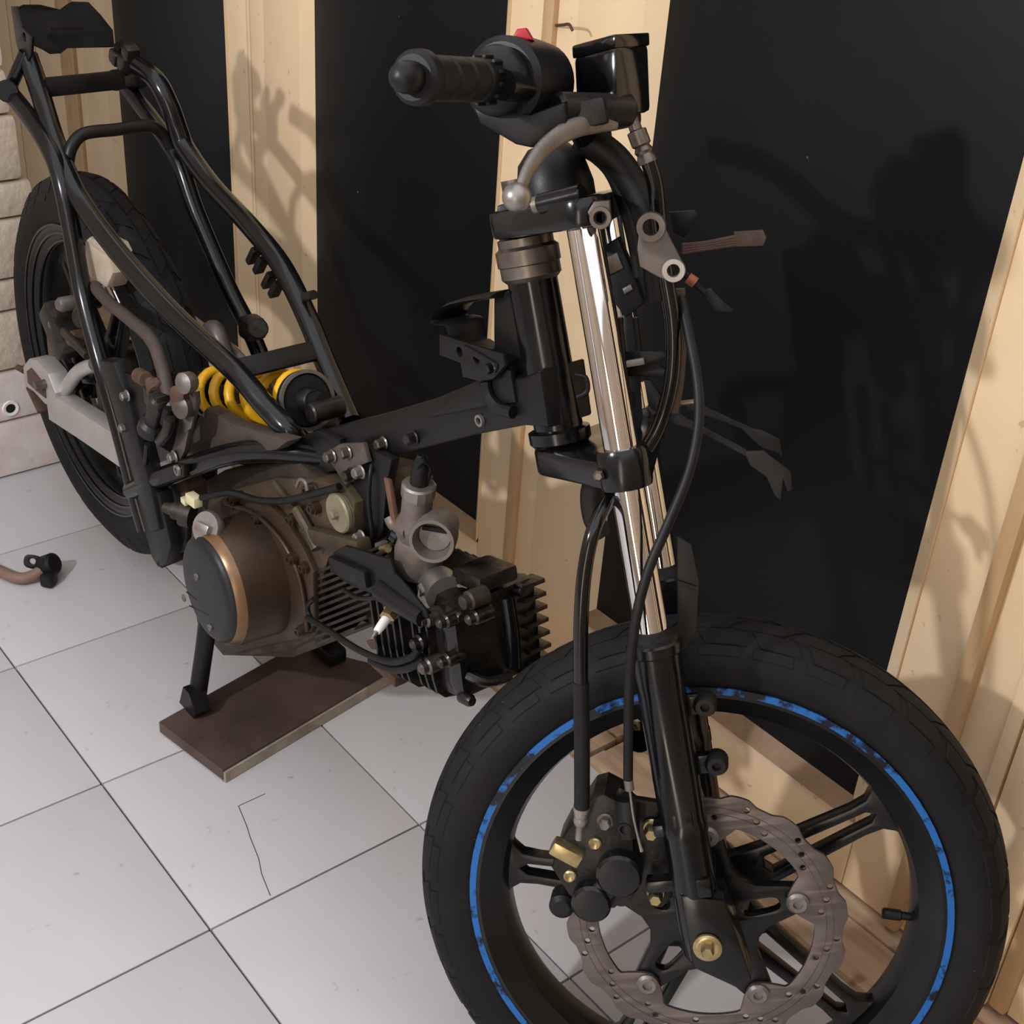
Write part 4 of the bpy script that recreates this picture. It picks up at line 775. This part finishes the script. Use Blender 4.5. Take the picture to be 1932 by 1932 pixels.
for (yy, tt) in ((-0.05, 0.05), (-0.05, -0.045), (0.03, 0.052), (0.03, -0.046)): MB().lathe(ept(0.33, yy, tt), e1, [(0.007, -0.01), (0.007, 0.004), (0.005, 0.008)], 10).build('cover_bolt', 'black_greasy', head)
MB().tube([ept(0.325, -0.045, -0.02), ept(0.338, -0.03, -0.03), ept(0.338, 0.0, -0.036)], 0.006, 10).build('cover_rib', 'black_greasy', head)
MB().box(ept(0.315, 0, 0.076), e1, EY, e3, 0.05, 0.05, 0.018, 0.005).build('valve_cap', 'black_greasy', head)
for (u, v, y, r, m) in ((802, 1168, 0.205, 0.0095, 'steel'), (806, 1257, 0.205, 0.0095, 'steel'), (790, 1212, 0.205, 0.009, 'black_greasy'), (840, 1172, 0.205, 0.008, 'black_greasy'), (842, 1246, 0.205, 0.008, 'black_greasy'), (885, 1133, 0.21, 0.010, 'fin_metal'), (895, 1165, 0.21, 0.008, 'black_greasy')):
    q = P(u, v, y); MB().lathe(q, NY, [(r, -0.02), (r, 0), (r * 0.75, 0.002), (r * 0.7, 0.008), (r * 0.4, 0.010)], 14).build('head_nut', m, head)
MB().tube([P(720, 1112, 0.2), P(760, 1140, 0.2), P(800, 1166, 0.2)], [0.013, 0.012, 0.010], 14).build('head_stay', 'black_satin', head)
MB().lathe(ept(0.225, -0.02, -0.062), -e3, [(0.012, 0), (0.012, 0.014), (0.007, 0.018)], 12).build('drain_boss', 'alloy_dull', head)
MB().box(P(735, 1262, 0.22), EX, EY, EZ, 0.05, 0.02, 0.014, 0.003).build('exhaust_stud_plate', 'rust', head)
yplate('cooling_shroud', [(628, 1042), (650, 1030), (690, 1042), (736, 1056), (744, 1084), (770, 1112), (800, 1150), (806, 1168), (770, 1150), (720, 1128), (668, 1108), (640, 1092)], 0.198, 0.004, 'black_satin', cyl, 0.001)
MB().tube([P(648, 1112, 0.196), P(675, 1128, 0.196), P(712, 1128, 0.196), P(748, 1132, 0.196)], 0.0028, 8).build('shroud_rim', 'black_satin', cyl)
MB().box(P(668, 1075, 0.2), e1, EY, e3, 0.075, 0.02, 0.02, 0.003).build('shroud_block', 'black_satin', cyl)
MB().tube([P(580, 1165, 0.19), P(620, 1190, 0.19), P(680, 1228, 0.19), P(735, 1248, 0.19), P(775, 1240, 0.195), P(790, 1225, 0.2)], 0.004, 10).build('head_lead', 'rubber', head)
MB().tube([P(700, 1245, 0.2), P(740, 1262, 0.2), P(775, 1258, 0.2), P(800, 1240, 0.205)], 0.005, 10).build('head_lead', 'rubber', head)
MB().tube([P(592, 1130, 0.195), P(580, 1145, 0.195), P(590, 1170, 0.195), P(620, 1188, 0.195)], 0.003, 10).build('head_lead', 'rubber', head)
yplate('head_port', [(690, 1210), (735, 1200), (780, 1228), (740, 1230), (700, 1225)], 0.215, 0.006, 'rust', head, 0.001)
# spark plug
q0, q1 = P(742, 1150, 0.205), P(711, 1192, 0.175); pd = q1 - q0; PL = pd.length
pg = MB().lathe(q0, pd, [(0.0095, -0.006), (0.0095, 0.004), (0.0085, 0.005), (0.0085, 0.0055)], 16).build('spark_plug', 'zinc', bike)
MB().lathe(q0 + pd.normalized() * 0.0055, pd, [(0.0092, 0), (0.0092, 0.008), (0.006, 0.010)], 6).build('plug_hex', 'zinc', pg, 20)
MB().lathe(q0 + pd.normalized() * 0.0155, pd, [(0.0055, 0), (0.0052, 0.010), (0.0044, 0.018), (0.0036, 0.019)], 16).build('plug_insulator', 'porcelain', pg)
MB().lathe(q0 + pd.normalized() * 0.0345, pd, [(0.0024, 0), (0.0030, 0.004), (0.002, 0.009)], 12).build('plug_terminal', 'alloy', pg)
# ---------------- carburettor and inlet
YC = 0.238
md_ = V((0.62, -0.75, 0.12)).normalized()
mc = P(815, 1020, YC - 0.02)
cb = MB().lathe(mc, md_, [(0.014, -0.052), (0.018, -0.045), (0.020, -0.03), (0.0225, -0.022), (0.0245, 0), (0.0235, 0.003), (0.020, 0.003), (0.018, -0.006), (0.016, -0.02)], 32).build('carburettor', 'carb', bike, 40)
MB().lathe(mc, md_, [(0.0165, -0.018), (0.0165, -0.012)], 28).build('carburettor_throat', 'alloy_dull', cb)
MB().box(mc + md_ * -0.009 + EZ * 0.009, md_.cross(EZ).normalized(), EZ, md_, 0.026, 0.005, 0.003, 0.001).build('throttle_slot', 'hole', cb)
bt = P(782, 1000, YC + 0.005); tp_ = P(789, 930, YC + 0.005); cu_ = tp_ - bt; CL = cu_.length; cu = cu_.normalized()
MB().lathe(bt, cu, [(0.02, -0.015), (0.022, 0.0), (0.021, 0.012), (0.0165, 0.02), (0.0165, CL)], 24).build('slide_chamber', 'carb', cb)
MB().lathe(bt + cu * CL, cu, [(0.0175, -0.004), (0.0185, 0), (0.0185, 0.010), (0.0165, 0.012), (0.008, 0.013)], 14).build('chamber_cap', 'alloy', cb, 20)
MB().lathe(bt + cu * (CL + 0.012), cu, [(0.010, 0), (0.0095, 0.020), (0.006, 0.032), (0.0045, 0.036)], 18).build('cable_boot', 'rubber', cb)
bw = P(790, 1052, YC); MB().lathe(bw, EZ, [(0.012, -0.022), (0.022, -0.018), (0.026, -0.004), (0.026, 0.012), (0.022, 0.026)], 28).build('float_bowl', 'carb', cb)
MB().lathe(P(745, 1005, YC - 0.01), V((-0.5, -0.7, 0.3)), [(0.013, -0.03), (0.016, -0.01), (0.0155, 0), (0.010, 0.006)], 18).build('choke_body', 'gloss_plastic', cb)
MB().box(P(728, 1040, YC - 0.012), EX, EY, EZ, 0.024, 0.014, 0.014, 0.002).build('idle_block', 'carb', cb)
MB().cyl(P(722, 1036, YC - 0.022), P(732, 1034, YC - 0.022), 0.005, 12).build('idle_screw', 'zinc', cb)
MB().box((P(734, 915, YC - 0.01) + P(744, 975, YC - 0.01)) / 2, EX, EY, (P(734, 915, YC) - P(744, 975, YC)).normalized(), 0.010, 0.006, 0.05, 0.002).build('fuel_pipe', 'copper_pipe', cb)
MB().tube([P(738, 945, YC), P(718, 950, YC), P(714, 965, YC), P(732, 985, YC)], 0.005, 12).build('fuel_union', 'alloy', cb)
MB().tube([P(736, 975, YC - 0.01), P(745, 992, YC - 0.01), P(770, 1005, YC - 0.01)], 0.007, 12).build('fuel_union', 'carb', cb)
MB().tube([P(805, 1070, 0.25), P(812, 1092, 0.245), P(830, 1106, 0.24), P(842, 1122, 0.235)], [0.015, 0.018, 0.0215, 0.0215], 18).build('inlet_elbow', 'alloy', cb, 60)
MB().ring(P(836, 1125, 0.232), V((0.35, -0.5, 0.79)), [(0.018, -0.003), (0.0265, -0.003), (0.0265, 0.003), (0.018, 0.003)], 28).build('inlet_flange', 'alloy_dull', cb)
MB().cyl(P(800, 1108, 0.225), P(806, 1125, 0.22), 0.008, 12).build('inlet_stud', 'alloy_dull', cb)
MB().tube([P(716, 850, 0.235), P(704, 870, 0.23), P(698, 900, 0.222), P(696, 950, 0.22), P(702, 1000, 0.222), P(702, 1020, 0.225)], 0.0025, 8).build('choke_cable', 'rubber', cb)
MB().tube([P(786, 890, YC), P(796, 870, YC), P(812, 880, YC + 0.01), P(806, 905, YC + 0.01)], 0.003, 8).build('throttle_cable', 'rubber', cb)

# ---------------- centre stand
sf = MB().tube([P(392, 1170, 0.185), P(386, 1220, 0.178), P(376, 1290, 0.168), P(371, 1326, 0.164)], 0.0125, 14).build('centre_stand', 'black_satin', bike, 50)
pf = Z(372, 1335, 0.022)
MB().poly([V((pf.x - 0.022, pf.y - 0.004, 0.0235)), V((pf.x + 0.02, pf.y - 0.004, 0.0235)), V((pf.x + 0.028, pf.y - 0.004, 0.036)), V((pf.x + 0.012, pf.y - 0.004, 0.062)), V((pf.x - 0.006, pf.y - 0.004, 0.062))], 0.024).build('stand_foot', 'black_satin', sf)
q = [mir(k) for k in (P(392, 1170, 0.185), P(386, 1220, 0.178), P(376, 1290, 0.168), P(371, 1328, 0.164))]; MB().tube(q, 0.0125, 14).build('stand_leg', 'black_satin', sf, 50)
MB().box(V((pf.x, 2 * YM - pf.y, 0.036)), EX, EY, EZ, 0.06, 0.03, 0.024, 0.004).build('stand_foot', 'black_satin', sf)
MB().cyl(V((q[0].x, 0.175, q[0].z)), V((q[0].x, 0.365, q[0].z)), 0.012).build('stand_pivot', 'black_satin', sf)
